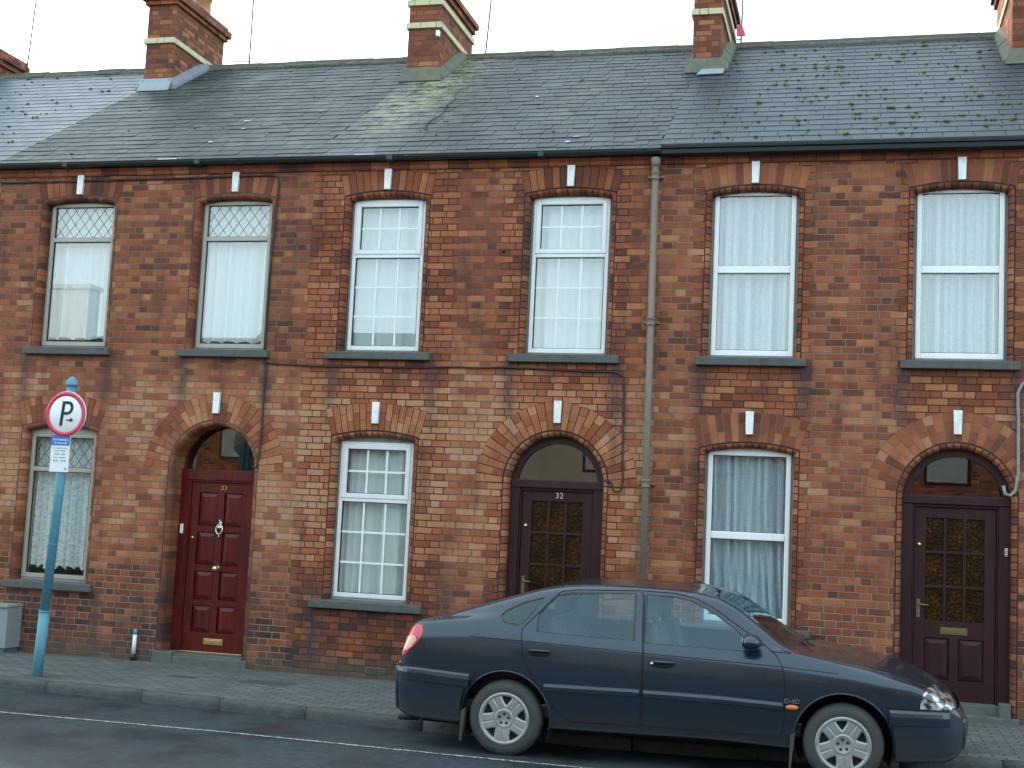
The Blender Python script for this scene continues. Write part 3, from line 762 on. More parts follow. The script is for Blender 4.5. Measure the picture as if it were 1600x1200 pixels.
def moss(roof_o, x0, x1, n, seed, small=1.0):
    rnd = random.Random(seed); mb = MB()
    for _ in range(n):
        r = rnd.randrange(2, 25); v = r * .205 - abs(rnd.gauss(0, .018)); x = x0 + round(rnd.uniform(0, x1 - x0) / .15) * .15 + rnd.gauss(0, .05)
        if not x0 < x < x1 or v > SL - .1: continue
        s = rnd.uniform(.008, .022) * small
        for q in range(rnd.randrange(1, 4)):
            c = on_roof(x + rnd.gauss(0, s * .9), v + rnd.gauss(0, s * .4), .010); mb.blob(c, s * rnd.uniform(.8, 1.3), s * .9, s * .95, 1, .35)
    o = mb.build('moss', M['mossm'], roof_o); o['kind'] = 'stuff'; return o

# ------------------------------------------------------------------ chimney
def chimney(house, xa, xb, y0, y1, ztop, bands, base, pots, cap):
    mb = MB(); zb = EZ + (y0 - EY) * (RZ - EZ) / (RY - EY) - .15
    rnd = random.Random(int(xa * 100))
    mb.box(xa, xb, y0, y1, zb, ztop, 0.012)
    for i, (z, e, h) in enumerate(cap): mb.box(xa - e, xb + e, y0 - e, y1 + e, z, z + h, 0.006)
    c = mb.build('chimney', M['brickch'], house)
    for z in bands:
        g = MB(); e = .03
        def rowb(p, q, fixed, axis):
            s = p
            while s < q - .02:
                t = min(s + rnd.choice((.215, .215, .11)), q)
                if q - t < .05: t = q
                if axis == 'x': g.box(s + .004, t - .004, fixed, fixed + .06, z, z + .078, .004)
                else: g.box(fixed, fixed + .06, s + .004, t - .004, z, z + .078, .004)
                s = t
        rowb(xa - e, xb + e, y0 - e, 'x'); rowb(y0 + .036, y1 - .036, xb + e - .06, 'y'); rowb(y0 + .036, y1 - .036, xa - e, 'y'); rowb(xa - e, xb + e, y1 + e - .06, 'x')
        g.build('cream_band', M['cream'], c)
    for (px, py, r, h, m) in pots:
        g = MB(); zt = cap[-1][0] + cap[-1][2] if cap else ztop
        g.lathe([(r * 1.12, zt - .02), (r * 1.12, zt + .04), (r, zt + .06), (r * .92, zt + h - .06), (r * 1.08, zt + h - .05), (r * 1.08, zt + h), (r * .85, zt + h), (r * .8, zt + h - .2)], (px, py, 0), 'z', 20)
        g.build('chimney_pot', M[m], c)
    # flashings: apron in front, stepped side fillets
    k = (RZ - EZ) / (RY - EY)
    def zr(y): return EZ + (y - EY) * k + .02
    g = MB()
    mat = M[base]
    if base == 'cement':
        g.hull8([(xa - .09, y0 - .10, zr(y0 - .10)), (xb + .09, y0 - .10, zr(y0 - .10)), (xb + .02, y0 + .05, zr(y0)), (xa - .02, y0 + .05, zr(y0)),
                 (xa - .03, y0 - .03, zr(y0) + .15), (xb + .03, y0 - .03, zr(y0) + .15), (xb + .02, y0 + .05, zr(y0) + .15), (xa - .02, y0 + .05, zr(y0) + .15)])
    else:
        g.hull8([(xa - .03, y0 - .11, zr(y0 - .11) - .004), (xb + .03, y0 - .11, zr(y0 - .11) - .004), (xb + .02, y0 + .02, zr(y0)), (xa - .02, y0 + .02, zr(y0)),
                 (xa - .03, y0 - .11, zr(y0 - .11) + .004), (xb + .03, y0 - .11, zr(y0 - .11) + .004), (xb + .03, y0 - .012, zr(y0) + .14), (xa - .03, y0 - .012, zr(y0) + .14)])
    g.build('apron_flashing', mat, c)
    n = 4; yy = [spl(y0 - .04, RY - .08, i / n) for i in range(n + 1)]
    for s in (-1, 1):
        g = MB(); xo = xb if s > 0 else xa; wd = .10
        for i in range(n):
            a, b = yy[i] + .004, yy[i + 1] - .004; tw = rnd.uniform(-.01, .01)
            g.hull8([(xo + s * wd, a, zr(a) - .01), (xo + s * wd, b, zr(b) - .01), (xo - s * .01, b, zr(b) - .01), (xo - s * .01, a, zr(a) - .01),
                     (xo + s * (wd - .01), a, zr(a) + .03 + tw), (xo + s * (wd - .01), b, zr(b) + .03 + tw), (xo - s * .01, b, zr(b) + .14), (xo - s * .01, a, zr(a) + .14)])
        g.build('side_flashing', M['leadslate'] if base != 'cement' else M['cement'], c)
    return c

# ------------------------------------------------------------------ whole house
def house(x0, x1, label, wx, dx, ux, bm, bg, dark, style, slate, old, gut, seed, upper_tr, lower_tr, dhalf=HALF_D):
    h = empty('terraced_house', (x0, 0, 0), label, 'house', 'brick terraced houses in the row')
    ops = [win_up(ux[0]), win_up(ux[1]), win_lo(wx), door_op(dx, dhalf)]
    mb = MB()
    holes = [hole_poly(o, o.zb if o.kind == 'win' else -0.05) for o in ops[:3]]
    d = hole_poly(ops[3], -0.30)
    outer = [(x0, -.3), (d[0][0], -.3)] + d[1:-1] + [(d[-1][0], -.3), (x1, -.3), (x1, FACE_TOP), (x0, FACE_TOP)]
    loops = [outer] + holes; flat = [p for l in loops for p in l]
    vs = [mb.bm.verts.new((x, 0, z)) for x, z in flat]
    for tri in tessellate_polygon([[Vector((x, z, 0)) for x, z in l] for l in loops]): mb.face([vs[i] for i in tri])
    for f in mb.bm.faces:
        f.normal_update()
        if f.normal.y > 0: f.normal_flip()
    # the bricks turn the corner at each opening head and the jambs
    # rooms behind: party walls, floors, back wall
    mb.mi = 1
    for x in (x0 + .02, x1 - .02): mb.poly([(x, .02, -.3), (x, 8.2, -.3), (x, 8.2, 5.6), (x, .02, 5.6)])
    mb.poly([(x0, 8.2, -.3), (x1, 8.2, -.3), (x1, 8.2, 5.66), (x0, 8.2, 5.66)])
    mb.poly([(x0, 3.6, 0), (x1, 3.6, 0), (x1, 3.6, 5.5), (x0, 3.6, 5.5)])
    for z in (.12, 2.98, 3.08, 5.5): mb.poly([(x0 + .02, .24, z), (x1 - .02, .24, z), (x1 - .02, 8.2, z), (x0 + .02, 8.2, z)])
    xm = (wx + dx) / 2
    mb.poly([(xm, .2, 0), (xm, 3.6, 0), (xm, 3.6, 2.98), (xm, .2, 2.98)])
    wall = mb.build('wall', [M[bm], M['plaster']], h, fix=False)
    for o in ops:
        g = MB(); surround(g, o, o.zb if o.kind == 'win' else 0.0, None, dark)
        g.build('brick_surround', [M[bg], M['mortar_dark'] if dark else M['mortar_mid'], M[{'bgeo33': 'mortar_mid', 'bgeo32': 'mortar_dark'}.get(bg, 'mortar_pale')]], wall)
        keystone(o, h)
    for o in ops[:3]:
        low = o.low
        zt = {'lattice': (5.235, 2.505), 'georgian': (5.225, 2.525), 'sash': (5.262, 2.56)}[style][1 if low else 0]
        window(h, o, style, zt, lower_tr if low else upper_tr, low)
        if low: sill(h, o.cx, o.zb + .012, x0=o.cx - (0.63 if style != 'lattice' else .56), x1=o.cx + (0.645 if style != 'lattice' else .58))
        else: sill(h, o.cx, o.zb + .012, .60 if style == 'georgian' else .555)
    # cornice and gutter
    g = MB(); prof = [(0.0, 5.53), (-.022, 5.535), (-.034, 5.555), (-.028, 5.578), (-.045, 5.592), (-.052, 5.615), (0.0, 5.63)]
    x = x0
    rnd = random.Random(seed)
    while x < x1 - .01:
        xe = min(x + .225, x1); g.v = rnd.random(); g.mi = 0
        for (ya, za), (yb, zb) in zip(prof, prof[1:]): g.poly([(x + .004, ya, za), (xe - .004, ya, za), (xe - .004, yb, zb), (x + .004, yb, zb)])
        x = xe
    g.mi = 1; g.box(x0, x1, -.022, .01, 5.536, 5.64)
    g.build('cornice', [M[bg], M['mortar_dark']], wall)
    g = MB()
    if gut == 'new':
        pr = [(-.055, 5.70), (-.055, 5.61), (-.075, 5.594), (-.135, 5.594), (-.15, 5.612), (-.15, 5.655), (-.165, 5.668), (-.165, 5.70)]
        for (ya, za), (yb, zb) in zip(pr, pr[1:]): g.poly([(x0, ya, za), (x1, ya, za), (x1, yb, zb), (x0, yb, zb)])
        for xx in (x0 + .0, x1 - .0): g.poly([(xx, a, b) for a, b in pr])
    else:
        n = 8; r = .052
        for k in range(n):
            a0 = math.pi + math.pi * k / n; a1 = math.pi + math.pi * (k + 1) / n
            g.poly([(x0, -.110 + r * math.cos(a0), 5.665 + r * math.sin(a0)), (x1, -.110 + r * math.cos(a0), 5.665 + r * math.sin(a0)), (x1, -.110 + r * math.cos(a1), 5.665 + r * math.sin(a1)), (x0, -.110 + r * math.cos(a1), 5.665 + r * math.sin(a1))], True)
        g.tube([(x0, -.162, 5.667), (x1, -.162, 5.667)], .008, 8)
        for xx in (x0 + .9, x0 + 2.6): g.box(xx, xx + .07, -.168, -.05, 5.605, 5.668, .01)
    g.build('gutter', M['gutter_new' if gut == 'new' else 'gutter_old'], h)
    rf = roof(h, x0 - .04, x1 - .04, M[slate], old, seed)
    ridge(rf, x0 - .04, x1 - .04, seed + 5)
    return h, ops, rf, wall
# ------------------------------------------------------------------ the terrace
LAT = ('lattice', 4.80, 2.09); GEO = ('georgian', 4.60, 1.90); SAS = ('sash', 4.435, 1.70)
def build_terrace():
    H = {}
    a = house(-14.0, -9.98, 'brick house at the left end, blue slate roof with moss, mostly outside the frame', -12.9, -10.98, (-12.9, -10.93), 'brick31', 'bgeo31', False, 'sash', 'slate_glare', False, 'old', 3, 4.435, 1.70)
    H[34] = a; door_glazed(a[0], a[1][3])
    a = house(-9.98, -5.96, 'weathered orange brick house with leaded windows and a mahogany front door numbered 33', -8.925, -6.965, (-8.905, -6.915), 'brick33', 'bgeo33', False, 'lattice', 'slate_old', True, 'old', 5, 4.80, 2.09, .55)
    H[33] = a; door_panelled(a[0], a[1][3], '33')
    a = house(-5.96, -2.04, 'red brick house with white small-paned windows and a plum door numbered 32', -5.07, -3.05, (-5.08, -3.015), 'brick32', 'bgeo32', True, 'georgian', 'slate_lichen', True, 'old', 9, 4.60, 1.90)
    H[32] = a; door_glazed(a[0], a[1][3], '32')
    a = house(-2.04, 1.86, 'brown red brick house with plain white windows and mossy blue slates, behind the car bonnet', -1.06, 0.943, (-1.072, 0.952), 'brick31', 'bgeo31', True, 'sash', 'slate_new', False, 'new', 13, 4.435, 1.70)
    H[31] = a; door_glazed(a[0], a[1][3], None, True)
    a = house(1.86, 5.86, 'brick house at the right edge, only its roof corner and chimney in view', 2.90, 4.90, (2.90, 4.90), 'brick32', 'bgeo32', False, 'sash', 'slate_new', False, 'old', 17, 4.435, 1.70)
    H[30] = a; door_glazed(a[0], a[1][3])
    # chimneys stand on the party walls at the left end of each house
    k = [(8.86, .05, .08), (8.94, .09, .09), (9.03, .05, .08)]
    chimney(H[34][0], -14.0, -13.42, 3.0, 5.0, 8.60, [8.30], 'leadsheet', [(-13.7, 3.5, .13, .45, 'buffpot'), (-13.7, 4.3, .13, .45, 'terracotta')], [(8.60, .05, .08), (8.68, .09, .10), (8.78, .05, .07)])
    chimney(H[33][0], -10.00, -9.57, 3.02, 4.55, 8.90, [8.29], 'leadsheet', [(-9.79, 3.70, .14, .42, 'buffpot'), (-9.79, 4.18, .14, .36, 'terracotta'), (-9.79, 3.25, .13, .4, 'buffpot')], [(8.86, .04, .06), (8.92, .08, .10), (9.02, .04, .06)])
    chimney(H[32][0], -6.02, -5.57, 2.98, 4.52, 8.80, [8.31, 8.63], 'cement', [(-5.83, 3.5, .14, .4, 'buffpot'), (-5.83, 4.2, .14, .4, 'buffpot')], [(8.78, .03, .08), (8.86, .07, .08)])
    chimney(H[31][0], -2.14, -1.79, 2.88, 4.75, 8.80, [8.27, 8.56], 'cement', [(-1.98, 3.5, .14, .4, 'terracotta'), (-1.98, 4.2, .14, .4, 'buffpot')], [(8.78, .03, .08), (8.86, .07, .08)])
    chimney(H[30][0], 1.69, 2.12, 2.75, 4.65, 8.85, [8.36], 'cement', [(1.87, 3.4, .14, .4, 'buffpot')], [(8.85, .04, .08), (8.93, .08, .08)])
    moss(H[31][2], -1.7, 1.75, 210, 3); moss(H[34][2], -13.5, -10.4, 90, 8); moss(H[33][2], -9.6, -6.1, 16, 12, .7); moss(H[32][2], -5.6, -2.3, 14, 14, .7); moss(H[30][2], 2.0, 5.7, 60, 15)
    # lead strip left over the apron of the chimney of house 31
    c31 = [o for o in H[31][0].children if o.name.startswith('chimney')][0]
    g = MB(); g.hull8([on_roof(-2.05, 3.28, .02), on_roof(-1.72, 3.30, .02), on_roof(-1.72, 3.50, .03), on_roof(-2.0, 3.47, .03), on_roof(-2.05, 3.28, .03), on_roof(-1.72, 3.30, .03), on_roof(-1.72, 3.50, .05), on_roof(-2.0, 3.47, .05)])
    g.build('lead_patch', M['leadsheet'], c31)
    # air brick low in the wall of house 32
    g = MB(); g.box(-5.02, -4.80, -.008, .02, 0.055, .125, .002); 
    a = g.build('air_brick', M['sill'], H[32][3])
    g = MB()
    for i in range(6):
        for j in range(2): g.box(-5.0 + i * .032, -4.982 + i * .032, -.0095, .0, .068 + j * .026, .084 + j * .026)
    g.build('vent_slots', M['gasket'], H[32][3])
    return H
H = build_terrace()

def build_curtains():
    u = {}
    C = curtain
    C('net_curtain', 'white floral net curtain in the upper leaded window nearest the sign pole', -8.905, 3.62, 5.20, -9.42, -8.40, .22, M['lace_b'], 6, .022, .03, 0, 1)
    C('net_curtain', 'plain white net curtain in the upper leaded window over the mahogany door', -6.915, 3.60, 5.20, -7.43, -6.40, .22, M['lace_b'], 7, .022, .03, 0, 2)
    C('net_curtain', 'lace curtain with a scalloped hem in the ground floor leaded window behind the sign', -8.925, .93, 2.47, -9.36, -8.49, .23, M['lace_a'], 9, .020, .05, 0, 3)
    C('net_curtain', 'white voile curtain in the upper small-paned window nearer the leaded windows', -5.08, 3.55, 5.20, -5.55, -4.60, .24, M['lace_b'], 4, .016, 0, 0, 4)
    C('net_curtain', 'white voile curtain in the upper small-paned window beside the downpipe', -3.015, 3.55, 5.20, -3.50, -2.53, .24, M['lace_b'], 5, .018, 0, 0, 5)
    C('net_curtain', 'pale voile curtain in the small-paned ground floor window left of the door numbered 32', -5.07, .85, 2.49, -5.50, -4.64, .24, M['lace_b'], 5, .022, 0, 0, 6)
    C('net_curtain', 'dotted blue white lace curtain in the upper window just right of the downpipe', -1.072, 3.57, 5.22, -1.55, -.59, .22, M['lace_c'], 8, .032, 0, 0, 7)
    C('net_curtain', 'dotted blue white lace curtain in the upper window above the nine-pane plum door', .952, 3.57, 5.22, .46, 1.45, .22, M['lace_c'], 9, .032, 0, 0, 8)
    C('net_curtain', 'swept grey lace curtain in the ground floor window behind the car windscreen', -1.06, .86, 2.52, -1.55, -.58, .22, M['lace_c'], 9, .034, 0, .12, 9)
build_curtains()

# ------------------------------------------------------------------ ground
def kerb_y(x):
    P = [(-60, -1.9), (-14, -1.9), (-8, -2.10), (-5.7, -2.29), (-3.9, -2.44), (-1.3, -2.52), (1.2, -2.36), (6, -2.3), (60, -2.3)]
    for (a, ya), (b, yb) in zip(P, P[1:]):
        if a <= x <= b: return ya + (yb - ya) * (x - a) / (b - a)
ROAD = -0.095
def asphalt():
    t = NT('asphalt'); p = t.pos()
    n1 = t.noise(p, 130, 2, .7); n2 = t.noise(p, 1.1, 5, .6); n3 = t.noise(p, 18, 3)
    c = t.ramp(t.math('ADD', t.math('MULTIPLY', n1, .6), t.math('MULTIPLY', n3, .4)), [(.30, (.008, .0125, .016)), (.55, (.025, .038, .048)), (.78, (.085, .112, .128))])
    c = t.mix(t.math('MULTIPLY', t.step(n2, .44, .66), .75), c, (.013, .016, .018))
    rough = t.math('SUBTRACT', .72, t.math('MULTIPLY', t.step(n2, .40, .66), .30))
    return t.done(t.bsdf(c, rough, 0, t.bump(t.math('ADD', n1, t.math('MULTIPLY', n3, .6)), .006, .8), Specular_IOR_Level=.45))
def paving():
    t = NT('block_paving'); p = t.pos(); X, Y, Z = t.n('SeparateXYZ', {0: p}).outputs
    # rectangular blocks laid in running bond along the street
    zr = t.math('DIVIDE', Y, .10); row = t.math('FLOOR', zr); fz = t.math('FRACT', zr)
    uu = t.math('ADD', t.math('DIVIDE', X, .20), t.math('MULTIPLY', t.math('MODULO', t.math('ABSOLUTE', row), 2.0), .5)); cm = t.math('FLOOR', uu); fu = t.math('FRACT', uu)
    du = t.math('MULTIPLY', t.math('MINIMUM', fu, t.math('SUBTRACT', 1.0, fu)), .20); dz = t.math('MULTIPLY', t.math('MINIMUM', fz, t.math('SUBTRACT', 1.0, fz)), .10)
    d = t.math('ADD', t.math('MINIMUM', du, dz), t.math('MULTIPLY', t.math('SUBTRACT', t.noise(p, 40, 2), .5), .004)); face = t.step(d, .0035, .0105)
    wn = t.n('TexWhiteNoise', {'Vector': t.n('CombineXYZ', {0: cm, 1: row, 2: 3.0}).outputs[0]}, noise_dimensions='3D').outputs['Value']
    c = t.ramp(wn, [(0, (.088, .096, .098)), (.5, (.116, .125, .125)), (1, (.148, .155, .152))])
    big = t.noise(p, 1.6, 5, .65); fine = t.noise(p, 45, 3, .7)
    c = t.mix(t.math('MULTIPLY', t.step(big, .45, .72), .5), c, (.062, .070, .064))
    c = t.mix(t.math('MULTIPLY', fine, .25), c, (.05, .055, .05))
    c = t.mix(face, (.032, .040, .030), c)
    wall = t.math('MULTIPLY', t.step(t.math('ADD', Y, t.math('MULTIPLY', t.noise(p, 6, 4), .14)), -.10, .03), .75)
    c = t.mix(wall, c, (.07, .095, .045))
    # moss round the sign pole
    dd = t.n('VectorMath', {0: p, 1: (-7.72, -1.78, 0)}, operation='DISTANCE').outputs['Value']
    c = t.mix(t.math('MULTIPLY', t.math('SUBTRACT', 1.0, t.step(t.math('ADD', dd, t.math('MULTIPLY', big, .35)), .25, .55)), .7), c, (.045, .060, .022))
    return t.done(t.bsdf(c, .85, 0, t.bump(t.math('ADD', face, t.math('MULTIPLY', fine, .3)), .004, .8)))
M['asphalt'] = asphalt(); M['paving'] = paving()
M['kerbstone'] = grime('kerb_stone', (.068, .075, .072), .9, .7, 6, (.032, .035, .032), bump=.012)
M['linepaint'] = (lambda: (lambda t: (lambda p: t.done(t.n('MixShader', {0: t.step(t.noise(p, 30, 4, .75), .40, .58), 1: t.bsdf((.05, .055, .06), .8), 2: t.bsdf((.42, .41, .34), .75)}).outputs[0]))(t.pos()))(NT('worn_line_paint')))()
def build_ground():
    g = MB(); xs = [-60 + i * 1.0 for i in range(121)]
    for a, b in zip(xs, xs[1:]):
        for ya, yb in ((-16.2, -9), (-9, -5)): g.poly([(a, ya, GZ(a) + ROAD), (b, ya, GZ(b) + ROAD), (b, yb, GZ(b) + ROAD), (a, yb, GZ(a) + ROAD)])
        g.poly([(a, -5, GZ(a) + ROAD), (b, -5, GZ(b) + ROAD), (b, kerb_y(b) + .1, GZ(b) + ROAD), (a, kerb_y(a) + .1, GZ(a) + ROAD)])
    structure(g.build('road', M['asphalt']))
    g = MB()
    for a, b in zip(xs, xs[1:]): g.poly([(a, kerb_y(a) + .12, GZ(a)), (b, kerb_y(b) + .12, GZ(b)), (b, .25, GZ(b)), (a, .25, GZ(a))])
    structure(g.build('pavement', M['paving']))
    g = MB(); x = -20.0; rnd = random.Random(4)
    while x < 12:
        L = rnd.uniform(.75, 1.15); a, b = x + .006, x + L - .006; x += L
        n = 6
        tmp = bmesh.new(); rings = []
        for i in range(n + 1):
            xx = spl(a, b, i / n); y0 = kerb_y(xx) + rnd.uniform(-.006, .006); zt = GZ(xx) + .006 + rnd.uniform(-.004, .004)
            e = .02 if i in (0, n) else 0
            prof = [(y0 + .004 + e * .4, GZ(xx) - .2), (y0 - .004 + e * .4, GZ(xx) - .05), (y0 + .004 + e * .4, zt - .028), (y0 + .012 + e * .4, zt - .010), (y0 + .032, zt - e * .3), (y0 + .13, zt - e * .3), (y0 + .14, zt - .05)]
            rings.append([tmp.verts.new((xx, yy, zz)) for yy, zz in prof])
        for A, B in zip(rings, rings[1:]):
            for k in range(len(A) - 1): tmp.faces.new([A[k], A[k + 1], B[k + 1], B[k]])
        tmp.faces.new(rings[0]); tmp.faces.new(rings[-1][::-1])
        g.absorb(tmp, None, True)
    o = structure(g.build('kerb', M['kerbstone']))
    g = MB()
    pts = [(-30, -3.4), (-9, -3.44), (-7.08, -3.40), (-5.0, -3.36), (-3.0, -3.44), (0, -3.50), (3, -3.52), (20, -3.6)]
    fine = []
    for (xa, ya), (xb, yb) in zip(pts, pts[1:]):
        for i in range(8): fine.append((spl(xa, xb, i / 8), spl(ya, yb, i / 8)))
    for (xa, ya), (xb, yb) in zip(fine, fine[1:]): g.poly([(xa, ya - .022, GZ(xa) + ROAD + .004), (xb, yb - .022, GZ(xb) + ROAD + .004), (xb, yb + .022, GZ(xb) + ROAD + .004), (xa, ya + .022, GZ(xa) + ROAD + .004)])
    structure(g.build('road_marking', M['linepaint']))
    g = MB(); g.poly([(-400, -400, -.6), (400, -400, -.6), (400, 400, -.6), (-400, 400, -.6)]); structure(g.build('ground', M['asphalt']))
    g = MB()
    for a, b in zip(xs, xs[1:]): g.poly([(a, -18.3, GZ(a)), (b, -18.3, GZ(b)), (b, -16.1, GZ(b)), (a, -16.1, GZ(a))])
    g.box(-60, 60, -16.12, -16.0, -.3, .004)
    structure(g.build('far_pavement', M['paving']))
build_ground()

# ------------------------------------------------------------------ street things
M['coverplate'] = grime('worn_cover_plate', (.065, .072, .070), .8, .6, 9, (.035, .04, .038))
def stopcocks():
    for i, (x, y, w, d, lab) in enumerate([(-6.62, -1.02, .30, .16, 'small dark iron stopcock cover in the paving before the mahogany door'), (-5.72, -.95, .50, .30, 'larger dark iron drain cover in the paving below the small-paned window')]):
        g = MB(); z = GZ(x); g.box(x - w / 2, x + w / 2, y - d / 2, y + d / 2, z - .02, z + .006, .003)
        for k in range(5): g.box(x - w / 2 + .03, x + w / 2 - .03, y - d / 2 + .02 + k * (d - .05) / 5, y - d / 2 + .03 + k * (d - .05) / 5, z + .005, z + .009)
        o = rebase(g.build('drain_cover', M['coverplate']), (x, y, z)); tag(o, lab, 'drain cover')
stopcocks()

M['bluepost'] = grime('pale_blue_post_paint', (.085, .265, .35), .6, .5, 4, (.05, .14, .17))
M['signred'] = grime('sign_red', (.60, .040, .095), .4, .15)
M['signwhite'] = grime('sign_white', (.74, .80, .82), .4, .12)
M['signblack'] = grime('sign_black', (.012, .014, .014), .5)
M['signblue'] = grime('sign_blue', (.035, .15, .55), .4, .15)
M['signgrey'] = grime('sign_small_print', (.24, .30, .36), .6)
M['galv'] = grime('galvanised', (.35, .36, .36), .5, .3, 10, None, .6)
def sign_post():
    bx, by = -7.80, -1.80; t = empty('parking_sign', (bx, by, 0), 'round red ringed P parking sign with an arrow on a leaning pale blue pole', 'street sign')
    g = MB(); top = Vector((-7.66, by, 2.93)); base = Vector((bx, by, -.1))
    def at(f): return base + (top - base) * f
    g.tube([at(0), at(.24)], .052, 16); g.tube([at(.24), at(.245)], [.056, .056], 16); g.tube([at(.245), at(.985)], .046, 16)
    for f in (.46, .62): g.tube([at(f), at(f + .003)], .0485, 16)
    g.build('pole', M['bluepost'], t)
    g = MB(); d = (top - base).normalized(); p = at(.985)
    g.lathe([(.0, .095), (.02, .088), (.052, .055), (.056, .03), (.062, .022), (.062, .0), (.05, -.006)], (p.x, p.y, p.z), 'z', 16); g.build('pole_cap', M['bluepost'], t)
    cx, cz, y = -7.665, 2.595, by - .062
    g = MB(); r = .224
    g.lathe([(0, .010), (r, .010), (r + .004, .004), (r + .004, -.004), (r, -.008), (0, -.008)], (cx, y, cz), 'y', 48)
    f = g.build('sign_disc', M['signwhite'], t)
    g = MB(); g.lathe([(r * .815, -.0080), (r * .815, -.0115), (r + .0005, -.0115), (r + .0005, -.0070)], (cx, y, cz), 'y', 48); g.build('red_ring', M['signred'], f)
    g = MB(); yy = y - .0085; Mx = lambda x, z: (cx + x + .09 * z, cz + z)
    def slab(pts): g.prism([Mx(*q) for q in pts], yy - .003, yy)
    slab([(-.050, -.118), (-.018, -.118), (-.018, .128), (-.050, .128)])
    n = 14; o = []; i_ = []
    for k in range(n + 1):
        a = math.pi / 2 - math.pi * k / n; o.append((.018 + .062 * math.cos(a), .060 + .068 * math.sin(a))); i_.append((.016 + .033 * math.cos(a), .060 + .040 * math.sin(a)))
    slab([(-.0185, .128)] + o + [(-.0185, -.008), (-.0185, .020)] + i_[::-1] + [(-.0185, .100)])
    slab([(.020, -.066), (.062, -.066), (.062, -.054), (.020, -.054)]); slab([(.0615, -.083), (.102, -.060), (.0615, -.037)])
    g.build('letter_p_and_arrow', M['signblack'], f)
    g = MB()
    for z in (cz + .10, cz - .10): g.box(cx - .06, cx + .06, y + .008, y + .03, z - .012, z + .012, .003)
    for z in (2.30, 2.10): g.box(-7.74, -7.62, y + .012, y + .03, z - .01, z + .01, .003)
    g.build('clamp', M['galv'], t)
    px0, px1, pz0, pz1 = -7.805, -7.595, 2.015, 2.385
    g = MB(); tilt = .0; g.box(px0, px1, y + .002, y + .012, pz0, pz1, .002); pl = g.build('notice_plate', M['signwhite'], t)
    g = MB(); g.box(px0 + .002, px1 - .002, y - .0005, y + .003, pz1 - .105, pz1 - .002); hb = g.build('blue_heading', M['signblue'], pl)
    cxp = (px0 + px1) / 2
    text('PAY PARKING', .030, cxp, y - .0015, pz1 - .050, M['signwhite'], 'heading_text', pl, sx=.92)
    text('Pá Pháirceáil', .030, cxp, y - .0015, pz1 - .082, M['signwhite'], 'heading_text', pl, sx=.95, shear=.15)
    for z, s, b in [(.132, .018, 'PAY & DISPLAY ZONE'), (.156, .018, 'Íoc agus Taispeáin'), (.192, .026, 'MON - SAT'), (.224, .024, 'Luan - Satharn'), (.258, .028, '08.30 - 18.30')]:
        text(b, s, cxp, y + .0015, pz1 - z, M['signgrey'], 'notice_text', pl, sx=.95)
    g = MB(); g.lathe([(0, -.002), (.010, -.002), (.010, 0)], (px1 - .03, y + .002, pz0 + .035), 'y', 12); g.build('emblem', M['brass_dull'], pl)
    # the whole sign leans with the pole
sign_post()

M['cabinet'] = grime('grey_green_cabinet', (.22, .25, .26), .55, .4, 4, (.13, .155, .155))
M['cabinet_door'] = grime('pale_cabinet_door', (.33, .38, .39), .5, .35, 4, (.22, .26, .27))
def cabinet():
    x0, x1 = -10.12, -9.21; t = empty('utility_cabinet', ((x0 + x1) / 2, -.15, 0), 'pale grey metal utility cabinet on the pavement at the left edge', 'utility box')
    g = MB(); g.box(x0 + .02, x1 - .0, -.30, -.02, .05, .50, .006); g.build('body', M['cabinet'], t)
    g = MB(); g.box(x0, x1 + .006, -.32, -.01, .50, .535, .01); g.build('lid', M['cabinet'], t)
    g = MB(); g.box(x0 + .04, x1 - .02, -.29, -.03, -.02, .055, .004); g.build('plinth', M['concrete'], t)
    g = MB(); g.box(x0 + .05, x1 - .175, -.312, -.2995, .09, .485, .006); d = g.build('door', M['cabinet_door'], t)
    g = MB(); g.lathe([(0, -.006), (.014, -.006), (.014, 0)], (x1 - .235, -.312, .435), 'y', 14); g.build('lock', M['ironwork'], d)
    text('030', .075, x1 - .265, -.3125, .375, M['signgrey'], 'stencilled_number', d, sx=.9)
cabinet()

def marker_post():
    t = empty('marker_post', (-7.76, -.03, 0), 'short white and blue capped pipe standing against the brick wall left of the mahogany door', 'pipe')
    x = -7.76
    g = MB(); g.tube([(x, -.035, 0), (x + .002, -.035, .075)], .030, 12); g.build('base', M['signblack'], t)
    g = MB(); g.tube([(x + .002, -.035, .075), (x + .008, -.035, .285)], .023, 12); g.build('white_sleeve', M['white_paint'], t)
    g = MB(); g.tube([(x + .008, -.035, .285), (x + .010, -.035, .345)], .022, 12); g.build('blue_cap', M['bluepost'], t)
marker_post()

def downpipe():
    t = empty('downpipe', (-2.08, -.07, GZ(-2.08)), 'grey cast downpipe with collars between the small-paned and plain-windowed houses', 'drainpipe')
    xt, xb = -2.10, -2.07; y = -.085
    def X(z): return spl(xb, xt, z / 5.6)
    g = MB(); g.tube([(X(0), y, 0), (X(5.53), y, 5.53)], .037, 14); g.build('pipe', M['pipe'], t)
    for z in (5.40, 3.86, 2.19, .35):
        g = MB(); g.lathe([(.038, -.05), (.046, -.048), (.048, -.035), (.044, -.028), (.044, .012), (.050, .018), (.050, .032), (.038, .036)], (X(z), y, z), 'z', 14); k = g.build('collar', M['pipe'], t)
        g = MB(); g.box(X(z) - .085, X(z) + .085, -.035, .0, z - .02, z + .005, .004); g.build('bracket', M['pipe'], k)
    g = MB(); g.lathe([(.038, -.06), (.048, -.055), (.052, -.02), (.052, .03), (.046, .035)], (X(5.55), y, 5.55), 'z', 14); g.build('hopper', M['pipe'], t)
downpipe()

